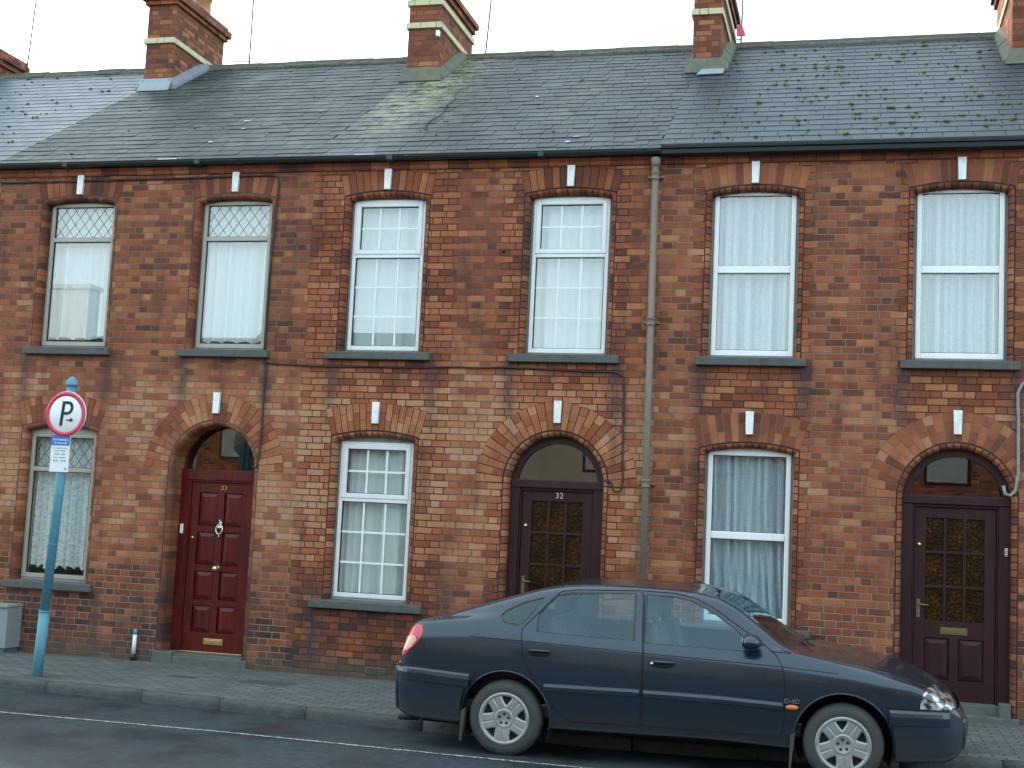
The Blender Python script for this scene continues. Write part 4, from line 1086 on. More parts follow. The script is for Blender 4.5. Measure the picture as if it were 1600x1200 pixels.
def cables():
    def cable(pts, r, lab, seed, name='cable', mat='cable'):
        rnd = random.Random(seed); P = []
        pts = [Vector((x, -r - .004, z)) for x, z in pts]
        for a, b in zip(pts, pts[1:]):
            n = max(1, int((b - a).length / .15))
            for i in range(n): P.append(a.lerp(b, i / n) + Vector((rnd.uniform(-.004, .004), 0, rnd.uniform(-.004, .004))))
        P.append(pts[-1]); g = MB(); g.tube(P, r, 6); o = rebase(g.build(name, M[mat]), pts[0]); tag(o, lab, 'cable')
    cable([(-9.98, 5.47), (-7.9, 5.485), (-6.46, 5.50), (-6.40, 5.47), (-6.385, 5.38), (-6.43, 4.2), (-6.43, 3.42), (-6.40, 3.30), (-6.40, 2.56), (-6.415, 2.28), (-6.43, 2.2), (-6.47, 2.19)], .011, 'grey cable running under the eaves and down past the mahogany door arch', 1, mat='cable')
    cable([(-6.41, 3.36), (-5.7, 3.335), (-5.0, 3.34), (-3.66, 3.36), (-2.9, 3.335), (-2.45, 3.33), (-2.375, 3.29), (-2.355, 3.2), (-2.35, 2.6), (-2.335, 2.2), (-2.36, 2.10), (-2.42, 2.09), (-2.46, 2.19), (-2.55, 2.2)], .010, 'black cable stretched under the small-paned upper windows to the plum door', 2)
    cable([(1.75, 3.5), (1.60, 3.33), (1.53, 3.29), (1.495, 3.2), (1.495, 2.75), (1.50, 2.42), (1.475, 2.25), (1.43, 2.21), (1.38, 2.22), (1.365, 2.30)], .017, 'thick grey green conduit hooking into the nine-pane door arch', 3, 'conduit', 'greywood')
cables()
def bolts():
    g = MB(); g.lathe([(0, -.03), (.012, -.03), (.014, -.012), (.022, -.008), (.022, 0)], (-3.72, 0, 4.62), 'y', 10); o = rebase(g.build('wall_bolt', M['ironwork']), (-3.72, 0, 4.62)); tag(o, 'small rusty bolt in the bricks between the two small-paned upper windows', 'bolt')
bolts()

def aerials():
    def aerial(px, py, z0, z1, lean, boom, lab, n=7, arms=()):
        t = empty('television_aerial', (px, py, z0), lab, 'aerial', 'television aerials on the chimneys')
        g = MB(); g.tube([(px, py, z0), (px + lean, py, z1)], .013, 6); g.build('mast', M['aerial'], t)
        if boom:
            zb = boom; f = (zb - z0) / (z1 - z0); c = Vector((px + lean * f, py, zb)); g = MB(); d = Vector((.75, .5, .02))
            g.tube([c - d * .35, c + d * .8], .008, 6)
            for i in range(n):
                q = c + d * (-.3 + 1.1 * i / n); e = Vector((-.5, .75, 0)) * .2; g.tube([q - e, q + e], .004, 5)
            g.build('boom', M['aerial'], t)
        g = MB()
        for za in arms: g.tube([(px, py, za), (px - .28, py - .05, za)], .008, 6); g.blob((px, py, za), .02, .02, .02, 1, 0)
        if arms: g.build('bracket', M['aerial'], t)
        else: g.bm.free()
    aerial(-9.33, 4.95, 8.15, 9.95, .0, 9.85, 'thin mast with two brackets beside the chimney with the orange pot', 7, (8.45, 8.68))
    aerial(-5.50, 4.9, 8.2, 9.85, .09, 9.70, 'leaning mast aerial behind the two-banded chimney of the lichened roof', 6)
    aerial(-1.70, 4.7, 8.3, 9.9, .02, 9.85, 'thin vertical mast behind the chimney holding a red scrap', 5, (8.6,))
    aerial(-13.35, 5.0, 8.4, 10.2, .1, 10.1, 'faint aerial in the sky at the left edge above the blue slates', 4)
    g = MB(); g.hull8([(-1.72, 4.30, 8.52), (-1.60, 4.34, 8.52), (-1.62, 4.42, 8.54), (-1.73, 4.42, 8.54), (-1.73, 4.32, 8.66), (-1.66, 4.35, 8.70), (-1.67, 4.4, 8.68), (-1.73, 4.4, 8.66)])
    o = rebase(g.build('plastic_scrap', M['signred']), (-1.68, 4.36, 8.55)); tag(o, 'small red plastic scrap caught on the side of a chimney', 'plastic scrap')
    g = MB(); g.box(-5.60, -5.555, 2.90, 2.955, 8.17, 8.25, .004); o = rebase(g.build('junction_box', M['white_paint']), (-5.58, 2.93, 8.2)); tag(o, 'small white junction box on the corner of the two-banded chimney', 'junction box')
aerials()
def roof_bits():
    for nm in (33, 32): 
        rf = H[nm][2]; rnd = random.Random(nm); x0, x1 = (-9.7, -6.3) if nm == 33 else (-5.6, -2.3)
        for i in range(6):
            g = MB(); x = rnd.uniform(x0, x1); v = .19 * rnd.randrange(0, 14) - .03; w, l = rnd.uniform(.015, .04), rnd.uniform(.02, .045)
            if i == 0: v = .02; w = .12
            P = [on_roof(x - w, v, .012), on_roof(x + w, v + .01, .012), on_roof(x + w, v + l, .010), on_roof(x - w, v + l, .010)]
            g.hull8(P + [p + SN * .006 for p in P]); g.build('slate_tingle', M['leadsheet'] if i % 2 else M['white_paint'], rf)
    g = MB(); pts = [(-5.05, 2.75), (-4.98, 2.45), (-5.0, 2.1), (-4.93, 1.75), (-5.0, 1.35), (-4.97, 1.1), (-4.90, 1.0)]
    g.tube([on_roof(x, v, .02) for x, v in pts], .007, 6); o = rebase(g.build('roof_wire', M['cable']), on_roof(-5.05, 2.75, .02)); tag(o, 'thin slack wire lying on the slates below the lichen streaked chimney', 'wire')
roof_bits()
# ------------------------------------------------------------------ the car
from mathutils.bvhtree import BVHTree
def carpaint(name, c, flake=0.55):
    t = NT(name); p = t.n('TexCoord').outputs['Object']
    d = t.noise(p, 3.5, 5, .65); f = t.noise(p, 240, 2, .5)
    lo = t.n('SeparateXYZ', {0: p}).outputs[2]
    dirt = t.math('MULTIPLY', t.math('SUBTRACT', 1.0, t.step(t.math('ADD', lo, t.math('MULTIPLY', t.math('SUBTRACT', d, .5), .35)), .22, .52)), .55)
    cc = t.mix(dirt, c, (.055, .052, .045))
    r = t.math('ADD', t.math('MULTIPLY', dirt, .45), t.math('MULTIPLY_ADD', d, .14, .20))
    ct = t.math('SUBTRACT', .60, t.math('MULTIPLY', dirt, 1.3))
    return t.done(t.bsdf(cc, r, flake, t.bump(f, .0004, .3), Coat_Weight=t.math('MAXIMUM', ct, 0.05), Coat_Roughness=.09))
def build_car():
    M['carpaint'] = carpaint('navy_metallic_paint', (.020, .034, .052), .5)
    M['carbump'] = carpaint('navy_bumper_paint', (.022, .036, .052), .3)
    M['cartrim'] = grime('black_trim', (.010, .010, .011), .45)
    M['seam'] = grime('gap_and_shade', (.003, .003, .004), .8)
    M['carglass'] = glassmat('car_side_glass', 1.75, (.72, .87, .92), refl=(.66, .90, 1.0))
    M['tyre'] = grime('tyre_rubber', (.040, .043, .043), .78, .5, 9, (.075, .07, .055), bump=.002)
    M['alloy'] = grime('silver_wheel', (.34, .355, .355), .42, .5, 12, (.19, .185, .165), .5)
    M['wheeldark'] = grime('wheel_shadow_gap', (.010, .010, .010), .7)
    M['under_car'] = grime('underseal', (.012, .012, .012), .9)
    M['tail_red'] = NT('tail_lamp_red'); t = M['tail_red']
    M['tail_red'] = t.done(t.bsdf((.50, .016, .030), .12, 0, None, Coat_Weight=1.0, Coat_Roughness=.03))
    t = NT('lamp_clear'); pp = t.n('TexCoord').outputs['Object']; M['lampclear'] = t.done(t.bsdf(t.ramp(t.noise(pp, 17, 2, .5, scl=(1, .6, 1.4)), [(.40, (.05, .055, .06)), (.50, (.42, .46, .48)), (.62, (.85, .88, .90))]), .12, .6, None, Coat_Weight=1.0, Coat_Roughness=.02))
    t = NT('lamp_pink_white'); M['lampwhite'] = t.done(t.bsdf((.75, .42, .34), .15, 0, None, Coat_Weight=1.0))
    t = NT('lamp_amber'); M['lampamber'] = t.done(t.bsdf((.72, .17, .025), .2, 0, None, Coat_Weight=1.0))
    M['cloth'] = grime('seat_cloth', (.07, .085, .095), .95, .4)
    M['mudflap'] = grime('mudflap_rubber', (.055, .056, .054), .8, .5)
    OX = 1.355
    root = empty('parked_car', (-OX, -2.395, -0.082), 'dark navy five-door hatchback parked half on the kerb facing right', 'car')
    root.rotation_euler = (R(1.0), -.0077, 0); root['_local'] = 1
    L = lambda pts, dz=.097: [(x + OX, z + dz - .0077 * 0) for x, z in pts]
    def interp(T, x):
        if x <= T[0][0]: return T[0][1]
        for (a, ya), (b, yb) in zip(T, T[1:]):
            if x <= b: return ya + (yb - ya) * (x - a) / (b - a)
        return T[-1][1]
    def smoothed(T):
        def f(x):
            w = 0.035; return (interp(T, x - w) + 2 * interp(T, x) + interp(T, x + w)) / 4 if T[0][0] + w < x < T[-1][0] - w else interp(T, x)
        return f
    zBot = smoothed(L([(-3.61, .30), (-3.585, .20), (-3.45, .155), (-3.15, .145), (-2.29, .138), (-.99, .150), (-.45, .13), (.35, .10), (.69, .112), (.80, .18), (.835, .29)]))
    z6f = smoothed(L([(-3.61, .47), (-3.57, .60), (-3.52, .74), (-3.45, .81), (-2.954, .823), (-2.54, .814), (-1.572, .776), (-.551, .742), (.015, .702), (.472, .640), (.66, .54), (.77, .46), (.835, .375)]))
    z7f = smoothed(L([(-3.61, .50), (-3.56, .645), (-3.50, .85), (-3.45, .900), (-3.2, .925), (-2.9, .935), (-2.6, .922), (-2.4, .898), (-1.65, .868), (-.79, .842), (-.415, .832), (-.2, .795), (.1, .748), (.3, .708), (.5, .648), (.65, .58), (.77, .49), (.835, .39)]))
    z9f = smoothed(L([(-3.61, .515), (-3.56, .66), (-3.50, .87), (-3.46, .915), (-3.256, .958), (-3.096, 1.012), (-2.919, 1.066), (-2.743, 1.12), (-2.568, 1.175), (-2.428, 1.212), (-2.254, 1.24), (-2.0, 1.255), (-1.64, 1.258), (-1.36, 1.25), (-1.2, 1.238), (-.999, 1.200), (-.877, 1.145), (-.704, 1.026), (-.533, .903), (-.415, .845), (-.2, .812), (.1, .768), (.3, .728), (.5, .668), (.65, .60), (.77, .505), (.835, .40)], .092))
    z11f = smoothed(L([(-3.61, .525), (-3.56, .675), (-3.50, .885), (-3.46, .925), (-3.25, .970), (-3.1, 1.029), (-2.92, 1.083), (-2.74, 1.138), (-2.57, 1.192), (-2.43, 1.228), (-2.25, 1.257), (-2.08, 1.272), (-1.9, 1.277), (-1.67, 1.277), (-1.4, 1.268), (-1.2, 1.252), (-1.05, 1.222), (-.87, 1.15), (-.656, 1.035), (-.476, .92), (-.388, .870), (-.31, .846), (-.04, .818), (.3, .756), (.5, .695), (.63, .645), (.73, .585), (.79, .515), (.835, .41)], .085))
    y9f = smoothed(L([(-3.5, .66), (-3.2, .64), (-2.9, .61), (-2.5, .575), (-1.6, .565), (-1.2, .58), (-.9, .62), (-.6, .68), (-.415, .72), (-.2, .71), (.3, .67), (.83, .60)], 0))
    y7f = smoothed(L([(-3.5, .765), (-2.9, .785), (-2.4, .79), (-1, .79), (-.4, .78), (0, .765), (.4, .745), (.83, .70)], 0))
    taper = smoothed(L([(-3.61, .80), (-3.585, .885), (-3.5, .94), (-3.35, .972), (-3.0, .995), (-2.6, 1), (.0, 1), (.3, .988), (.5, .955), (.65, .905), (.75, .84), (.81, .73), (.835, .60)], 0))
    xs = []; x = -3.61
    while x < .835:
        xs.append(x); x += .008 if (x < -3.45 or x > .72) else .024
    xs.append(.835)
    SUB = 4
    def section(xw):
        x = xw + OX; zb, z6, z7, z9, z11, y9, y7, f = zBot(x), z6f(x), z7f(x), z9f(x), z11f(x), y9f(x), y7f(x), taper(x)
        z7 = max(z7, z6 + .004); z9 = max(z9, z7 + .004); z11 = max(z11, z9 + .003); h = z6 - zb
        c = [(.50, zb), (.78, zb + .004), (.815, zb + .035), (.838, zb + .28 * h), (.853, zb + .52 * h), (.853, zb + .80 * h), (.838, z6), (y7 + .012, z7)]
        cab = min(1.0, max(0, (z9 - z7) / .25))
        c += [(.5 * (y7 + y9) + .022 * cab, .5 * (z7 + z9)), (y9, z9), (.62 * y9, z9 + .72 * (z11 - z9)), (.25 * y9, z11 - .0005 - .04 * (z11 - z9)), (0, z11)]
        c = [(y * f, z) for y, z in c]; out = []
        for i in range(len(c) - 1):
            p0, p1, p2, p3 = c[max(i - 1, 0)], c[i], c[i + 1], c[min(i + 2, len(c) - 1)]
            for k in range(SUB):
                t = k / SUB
                out.append(tuple(.5 * (2 * p1[q] + (p2[q] - p0[q]) * t + (2 * p0[q] - 5 * p1[q] + 4 * p2[q] - p3[q]) * t * t + (3 * p1[q] - p0[q] - 3 * p2[q] + p3[q]) * t ** 3) for q in (0, 1)))
        out.append(c[-1]); return out
    bm = bmesh.new(); ly = bm.faces.layers.string.new('cls'); rows = []
    for xw in xs:
        s = section(xw); ring = [bm.verts.new((xw + OX, -max(y, 0), z)) for y, z in s] + [bm.verts.new((xw + OX, max(y, 0), z)) for y, z in s[-2::-1]]
        rows.append(ring)
    nrow = len(rows[0]); half = (nrow - 1) // 2; r9 = 9 * SUB
    for i, (A, B) in enumerate(zip(rows, rows[1:])):
        xm = (xs[i] + xs[i + 1]) / 2
        for k in range(nrow - 1):
            f = bm.faces.new([A[k], B[k], B[k + 1], A[k + 1]]); f.smooth = True
            kk = k if k < half else nrow - 2 - k
            c = b'body'
            if kk >= r9 + 1 and -1.03 < xm < -.42: c = b'windscreen'
            if kk >= r9 + 2 and -3.16 < xm < -2.52: c = b'rear_glass'
            f[ly] = c
    for ring, fl in ((rows[0], 1), (rows[-1], 0)):
        f = bm.faces.new(ring if fl else ring[::-1]); f[ly] = b'body'
    bmesh.ops.recalc_face_normals(bm, faces=bm.faces[:])
    bvh = BVHTree.FromBMesh(bm)
    def ysurf(x, z, default=-.84):
        h = bvh.ray_cast(Vector((x, -3, z)), Vector((0, 1, 0)))
        return h[0].y if h[0] is not None else default
    def inside(poly, x, z):
        c = False; j = len(poly) - 1
        for i in range(len(poly)):
            (xi, zi), (xj, zj) = poly[i], poly[j]
            if (zi > z) != (zj > z) and x < (xj - xi) * (z - zi) / (zj - zi) + xi: c = not c
            j = i
        return c
    def cut(poly, cls, ymin, only=(b'body',), zmax=9):
        x0, x1 = min(p[0] for p in poly) - .03, max(p[0] for p in poly) + .03; z0, z1 = min(p[1] for p in poly) - .03, max(p[1] for p in poly) + .03
        for i in range(len(poly)):
            a, b = poly[i], poly[(i + 1) % len(poly)]
            ea0, ea1 = min(a[0], b[0]) - .03, max(a[0], b[0]) + .03; eb0, eb1 = min(a[1], b[1]) - .03, max(a[1], b[1]) + .03
            n = Vector((-(b[1] - a[1]), 0, b[0] - a[0]))
            if n.length < 1e-6: continue
            fs = []
            for f in bm.faces:
                c = f.calc_center_median()
                if ea0 <= c.x <= ea1 and eb0 <= c.z <= eb1 and abs(c.y) > ymin and f[ly] in only: fs.append(f)
            es = list({e for f in fs for e in f.edges}); vs = list({v for f in fs for v in f.verts})
            if fs: bmesh.ops.bisect_plane(bm, geom=fs + es + vs, dist=1e-6, plane_co=(a[0], 0, a[1]), plane_no=n)
        for f in bm.faces:
            c = f.calc_center_median()
            if abs(c.y) > ymin and f[ly] in only and x0 < c.x < x1 and inside(poly, c.x, c.z): f[ly] = cls
    AX, HZ, AR = 1.30, .297, .362
    circ = lambda cx: [(cx + AR * math.cos(2 * math.pi * k / 28), HZ + .005 + AR * math.sin(2 * math.pi * k / 28)) for k in range(28)]
    for cx in (-AX, AX): cut(circ(cx), b'hole', .45)
    bmesh.ops.delete(bm, geom=[f for f in bm.faces if f[ly] == b'hole'], context='FACES')
    def grow(poly, d):
        cx = sum(p[0] for p in poly) / len(poly); cz = sum(p[1] for p in poly) / len(poly); out = []
        for x, z in poly:
            l = math.hypot(x - cx, z - cz); out.append((x + (x - cx) / l * d, z + (z - cz) / l * d))
        return out
    rdoor = L([(-2.543, .906), (-2.40, 1.07), (-2.274, 1.203), (-2.15, 1.222), (-1.639, 1.240), (-1.607, 1.2), (-1.573, .791), (-1.571, .505), (-1.576, .228), (-2.093, .218), (-2.16, .236), (-2.229, .295), (-2.335, .415), (-2.443, .553), (-2.518, .694), (-2.537, .823)], .095)
    fdoor = L([(-1.565, .228), (-1.560, .5), (-1.563, .79), (-1.598, 1.2), (-1.62, 1.240), (-1.36, 1.234), (-1.19, 1.203), (-1.02, 1.125), (-.82, .997), (-.64, .885), (-.554, .82), (-.502, .729), (-.482, .6), (-.485, .371), (-.506, .255), (-.538, .228)], .095)
    cut(rdoor, b'rear_door', .45); cut(fdoor, b'front_door', .45)
    q = L([(-2.729, 1.002), (-2.696, 1.037), (-2.561, 1.103), (-2.41, 1.150), (-2.537, .964), (-2.588, .939), (-2.692, .954)], .093)
    gr = L([(-2.414, .898), (-2.417, 1.029), (-2.29, 1.172), (-2.189, 1.192), (-1.675, 1.218), (-1.652, .871)], .093)
    gf = L([(-1.555, .860), (-1.574, 1.212), (-1.358, 1.208), (-1.21, 1.178), (-1.037, 1.096), (-.847, .975), (-.743, .875), (-.793, .843)], .093)
    for poly, base, g in ((q, (b'body',), b'quarter_glass'), (gr, (b'rear_door', b'body'), b'rear_glass_side'), (gf, (b'front_door', b'body'), b'front_glass_side')):
        cut(grow(poly, .016), b'trim_' + g, .40, base); cut(poly, g, .40, (b'trim_' + g,))
    cut(L([(-3.75, .568), (-3.4, .562), (-2.9, .538), (-2.93, .50), (-3.0, .40), (-3.02, .30), (-3.03, -.1), (-3.75, -.1)]), b'rear_bumper', -1)
    cut(L([(.255, .487), (.55, .486), (.9, .487), (.9, -.1), (.32, -.1), (.318, .22), (.29, .40)]), b'front_bumper', -1)
    cut(L([(.490, .497), (.494, .55), (.510, .602), (.545, .631), (.61, .636), (.68, .600), (.735, .548), (.757, .500), (.62, .493)], .095), b'headlamp', .40)
    cut(L([(-3.60, .645), (-3.59, .79), (-3.43, .886), (-3.382, .887), (-3.362, .835), (-3.390, .765), (-3.455, .70), (-3.51, .645)], .095), b'tail_lamp', .46)
    cut(L([(-3.58, .690), (-3.50, .79), (-3.44, .805), (-3.415, .77), (-3.455, .715), (-3.50, .680)], .095), b'tail_clear', .46, (b'tail_lamp',))
    for f in bm.faces:      # split the two sides of paired pieces
        if f[ly] in (b'headlamp', b'tail_lamp', b'tail_clear', b'rear_door', b'front_door', b'quarter_glass', b'rear_glass_side', b'front_glass_side', b'trim_rear_glass_side', b'trim_front_glass_side'):
            f[ly] = f[ly] + (b'@n' if f.calc_center_median().y < 0 else b'@f')
    def take(classes, name, mats, parent, push=0.0):
        b2 = bm.copy(); l2 = b2.faces.layers.string['cls']
        for f in b2.faces:
            if f[l2] in classes: f.material_index = classes.index(f[l2]) if len(mats) > 1 else 0
        bmesh.ops.delete(b2, geom=[f for f in b2.faces if f[l2] not in classes], context='FACES')
        if not b2.faces: b2.free(); return None
        if push:
            b2.normal_update()
            for v in b2.verts: v.co += v.normal * push
        me = bpy.data.meshes.new(name); b2.to_mesh(me); b2.free()
        for m in mats: me.materials.append(m)
        o = bpy.data.objects.new(name, me); col.objects.link(o); o.parent = parent; return o
    pm = M['carpaint']
    body = take([b'body', b'trim_quarter_glass'], 'body', [pm, M['cartrim']], root)
    take([b'windscreen'], 'windscreen', [M['carglass']], root); take([b'rear_glass'], 'rear_window', [M['carglass']], root)
    rbmp = take([b'rear_bumper'], 'bumper', [M['carbump']], root, .016); fb = take([b'front_bumper'], 'bumper', [M['carbump']], root, .014)
    doors = {}
    for s in ('@n', '@f'):
        e = s.encode()
        take([b'quarter_glass' + e], 'quarter_window', [M['carglass']], body, -.004)
        for dn, gn in (('front_door', 'front_glass_side'), ('rear_door', 'rear_glass_side')):
            d = take([dn.encode() + e, b'trim_' + gn.encode() + e], 'door', [pm, M['cartrim']], root); doors[dn + s] = d
            take([gn.encode() + e], 'window', [M['carglass']], d, -.004)
        h = take([b'headlamp' + e], 'headlight', [M['lampclear']], root, .004)
        tl = take([b'tail_lamp' + e], 'tail_light', [M['tail_red']], root, .004)
        take([b'tail_clear' + e], 'reversing_lens', [M['lampwhite']], tl, .004)
    bm.free()
    # panel gaps, crease and rubbing strips follow the body surface
    def follow(pts, n=6):
        out = []
        for (xa, za), (xb, zb) in zip(pts, pts[1:]):
            m = max(1, int(math.hypot(xb - xa, zb - za) / .04))
            for i in range(m): out.append((spl(xa, xb, i / m), spl(za, zb, i / m)))
        out.append(pts[-1]); return [(x, ysurf(x, z), z) for x, z in out]
    def strip(pts, w, proud, mb, mirror=True):
        P = follow(pts)
        for sg in ((1, -1) if mirror else (1,)):
            for (xa, ya, za), (xb, yb, zb) in zip(P, P[1:]):
                def V(x, y, z, dz, d): return (x, sg * (y - d), z + dz)
                mb.hull8([V(xa, ya, za, -w, -.004), V(xb, yb, zb, -w, -.004), V(xb, yb, zb, -w, proud), V(xa, ya, za, -w, proud), V(xa, ya, za, w, -.004), V(xb, yb, zb, w, -.004), V(xb, yb, zb, w, proud), V(xa, ya, za, w, proud)])
    g = MB()
    for poly in (rdoor, fdoor):
        P = follow(poly + poly[:1])
        for sg in (1, -1): g.tube([(x, sg * (y - .0005), z) for x, y, z in P], .0042, 5, caps=False)
    for pts in (L([(-3.60, .56), (-3.4, .562), (-2.95, .540)]), L([(.255, .492), (.50, .492), (.70, .492)]), L([(-.60, .845), (-.45, .838)]), L([(.32, .30), (.5, .30), (.76, .31)]), L([(.33, .215), (.6, .215), (.74, .22)])):
        P = follow(pts)
        for sg in (1, -1): g.tube([(x, sg * y, z) for x, y, z in P], .0045, 5)
    P = follow(L([(-2.97, .823), (-2.54, .814), (-1.572, .776), (-.551, .742), (-.1, .715)]))
    for sg in (1, -1): g.tube([(x, sg * (y + .0005), z) for x, y, z in P], .0034, 5)  # no gap here: dark tube draws the shade along the swage crease
    g.build('panel_gaps_and_crease_shade', M['seam'], body)
    for dn, pts in (('rear_door@n', [(-2.34, .470), (-1.585, .476)]), ('front_door@n', [(-1.555, .474), (-1.0, .470), (-.50, .452)]), ('rear_door@f', [(-2.34, .470), (-1.585, .476)]), ('front_door@f', [(-1.555, .474), (-1.0, .470), (-.50, .452)])):
        g = MB(); P = follow(L(pts)); sg = 1 if dn.endswith('n') else -1
        for (xa, ya, za), (xb, yb, zb) in zip(P, P[1:]):
            def V(x, y, z, dz, d): return (x, sg * (y - d), z + dz)
            pr = [(-.032, -.004), (-.028, .010), (.002, .014), (.022, .009), (.030, -.004)]
            for (d0, q0), (d1, q1) in zip(pr, pr[1:]): g.poly([V(xa, ya, za, d0, q0), V(xb, yb, zb, d0, q0), V(xb, yb, zb, d1, q1), V(xa, ya, za, d1, q1)])
        g.build('side_moulding', M['carbump'], doors[dn])
    for bo, pts in ((rbmp, [(-3.580, .556), (-3.52, .555), (-3.4, .554), (-3.2, .545), (-2.95, .532)]), (fb, [(.275, .478), (.45, .478), (.60, .478), (.70, .476), (.77, .474)])):
        P = follow(L(pts))
        for sg in (1, -1):
            g = MB(); pr = [(-.118, -.004), (-.112, .016), (-.100, .022), (-.045, .030), (-.018, .026), (.004, .012), (.010, -.010)]
            for (xa, ya, za), (xb, yb, zb) in zip(P, P[1:]):
                def V(x, y, z, dz, d): return (x, sg * (y - d), z + dz)
                for (d0, q0), (d1, q1) in zip(pr, pr[1:]): g.poly([V(xa, ya, za, d0, q0), V(xb, yb, zb, d0, q0), V(xb, yb, zb, d1, q1), V(xa, ya, za, d1, q1)], True)
            g.build('bumper_ledge', M['carbump'], bo)
    # handles
    for dn, (hx0, hx1, hz) in (('rear_door', (-2.485, -2.291, .727)), ('front_door', (-1.513, -1.311, .700))):
        for s, sg in (('@n', 1), ('@f', -1)):
            xa, xb, z = hx0 + OX, hx1 + OX, hz + .097; g = MB(); xc = (xa + xb) / 2; y = ysurf(xc, z)
            g.blob((xc, sg * (y + .004), z), (xb - xa) / 2 * 1.05, .011, .036, 3, 0); rec = g.build('handle_recess', M['seam'], doors[dn + s])
            g = MB(); g.blob((xc, sg * (y - .008), z + .018), (xb - xa) / 2 * .98, .013, .013, 3, 0)
            g.build('handle', pm, doors[dn + s])
            if dn == 'front_door': g = MB(); g.lathe([(0, sg * -.004), (.012, sg * -.003), (.012, 0)], (xa + .02, sg * (y - .012), z + .004), 'y', 12); g.build('keyhole', M['chrome'], doors[dn + s])
    # mirrors
    for sg in (1, -1):
        g = MB(); x, z = -.745 + OX, .915 + .095; y = -.88
        g.blob((x, sg * y, z), .085, .105, .062, 3, 0)
        for v in g.bm.verts:
            if v.co.x < x - .045: v.co.x = x - .045 + (v.co.x - x + .045) * .15
        g.hull8([(x - .01, sg * (y + .07), z - .055), (x + .10, sg * (y + .12), z - .055), (x + .10, sg * (y + .14), z - .055), (x - .01, sg * (y + .10), z - .055), (x - .01, sg * (y + .07), z - .01), (x + .10, sg * (y + .12), z - .02), (x + .10, sg * (y + .14), z - .02), (x - .01, sg * (y + .10), z - .01)])
        m = g.build('mirror', pm, root)
        g = MB(); g.blob((x - .056, sg * y, z), .004, .085, .045, 2, 0); g.build('mirror_glass', M['chrome'], m)
        bpy.context.view_layer.update()
    # side repeater and badge
    for sg in (1, -1):
        x, z = -.432 + OX, .446 + .097; y = ysurf(x, z); g = MB(); g.blob((x, sg * (y - .002), z), .050, .010, .020, 2, 0); g.build('indicator', M['lampamber'], body)
        g = MB(); g.blob((x, sg * (y + .001), z), .056, .009, .025, 2, 0); g.build('indicator_rim', M['cartrim'], body)
    x, z = -.432 + OX, .491 + .097; text('D-4D', .046, x, ysurf(x, z) - .003, z, M['chrome'], 'badge', body, ext=.002, sx=1.05)
    # headlamp inner, grille, number plate blanks, wipers
    g = MB()
    for sg in (1, -1): g.tube([(-.30 + OX, sg * .28, .868 + .09), (-.37 + OX, sg * .02, .885 + .09), (-.41 + OX, sg * -.30, .895 + .09)], .008, 6)
    g.build('wiper', M['cartrim'], root)
    g = MB(); g.box(.838 + OX, .846 + OX, -.30, .30, .40, .50, .004); g.build('grille', M['cartrim'], fb)
    g = MB(); g.box(-3.0, .2 + OX + .3, -.60, .60, .19, .26, .02)
    g.bm.free(); g = MB(); g.box(-2.1, 2.05, -.50, .50, .17, .26, .02); g.box(-2.0, -.9, -.35, .2, .14, .24, .03); g.build('underbody', M['under_car'], root)
    g = MB(); g.tube([(-2.27, -.55, .20), (-2.10, -.55, .21)], .026, 12); g.build('exhaust_tip', M['wheeldark'], root)
    g = MB(); g.tube([(-1.075 + OX, -.08, 1.345), (-1.262 + OX, -.14, 1.425)], .0035, 6); g.tube([(-1.05 + OX, -.08, 1.325), (-1.09 + OX, -.08, 1.352)], [.022, .008], 8); g.build('antenna', M['cartrim'], root)
    # wheel housings
    for cx in (-AX, AX):
        for sg in (1, -1):
            g = MB(); n = 24; a0 = R(-28)
            for k in range(n):
                a, b = a0 + (math.pi - 2 * a0) * k / n, a0 + (math.pi - 2 * a0) * (k + 1) / n; rr = AR + .006
                P = lambda t, y: (cx + rr * math.cos(t), sg * y, HZ + .005 + rr * math.sin(t))
                g.poly([P(a, -.835 if False else -.83), P(b, -.83), P(b, -.50), P(a, -.50)])
                g.poly([P(a, -.50), P(b, -.50), (cx, sg * -.50, HZ)])
            g.build('wheel_housing', M['under_car'], root)
    # arch lips
    for cx in (-AX, AX):
        for sg in (1, -1):
            g = MB(); pts = []
            for k in range(29):
                a = R(-12) + (math.pi - 2 * R(-12)) * k / 28; x, z = cx + (AR + .004) * math.cos(a), HZ + .005 + (AR + .004) * math.sin(a); y = ysurf(cx + (AR + .02) * math.cos(a), HZ + .005 + (AR + .02) * math.sin(a), -.83)
                pts.append((x, sg * (y + .001), z))
            g.tube(pts, .008, 6); g.build('arch_lip', pm, body)
    for cx, xo in ((-AX, -.33), (AX, -.36)):
        for sg in (1, -1):
            g = MB(); x = cx + xo - .0; z0 = .085 if cx > 0 else .10
            g.hull8([(x - .034, sg * -.845, z0), (x - .020, sg * -.845, z0), (x - .025, sg * -.62, z0), (x - .035, sg * -.62, z0), (x - .026, sg * -.852, .34), (x + .010, sg * -.840, .36), (x + .0, sg * -.62, .36), (x - .012, sg * -.62, .36)]); g.build('mudflap', M['mudflap'], root)
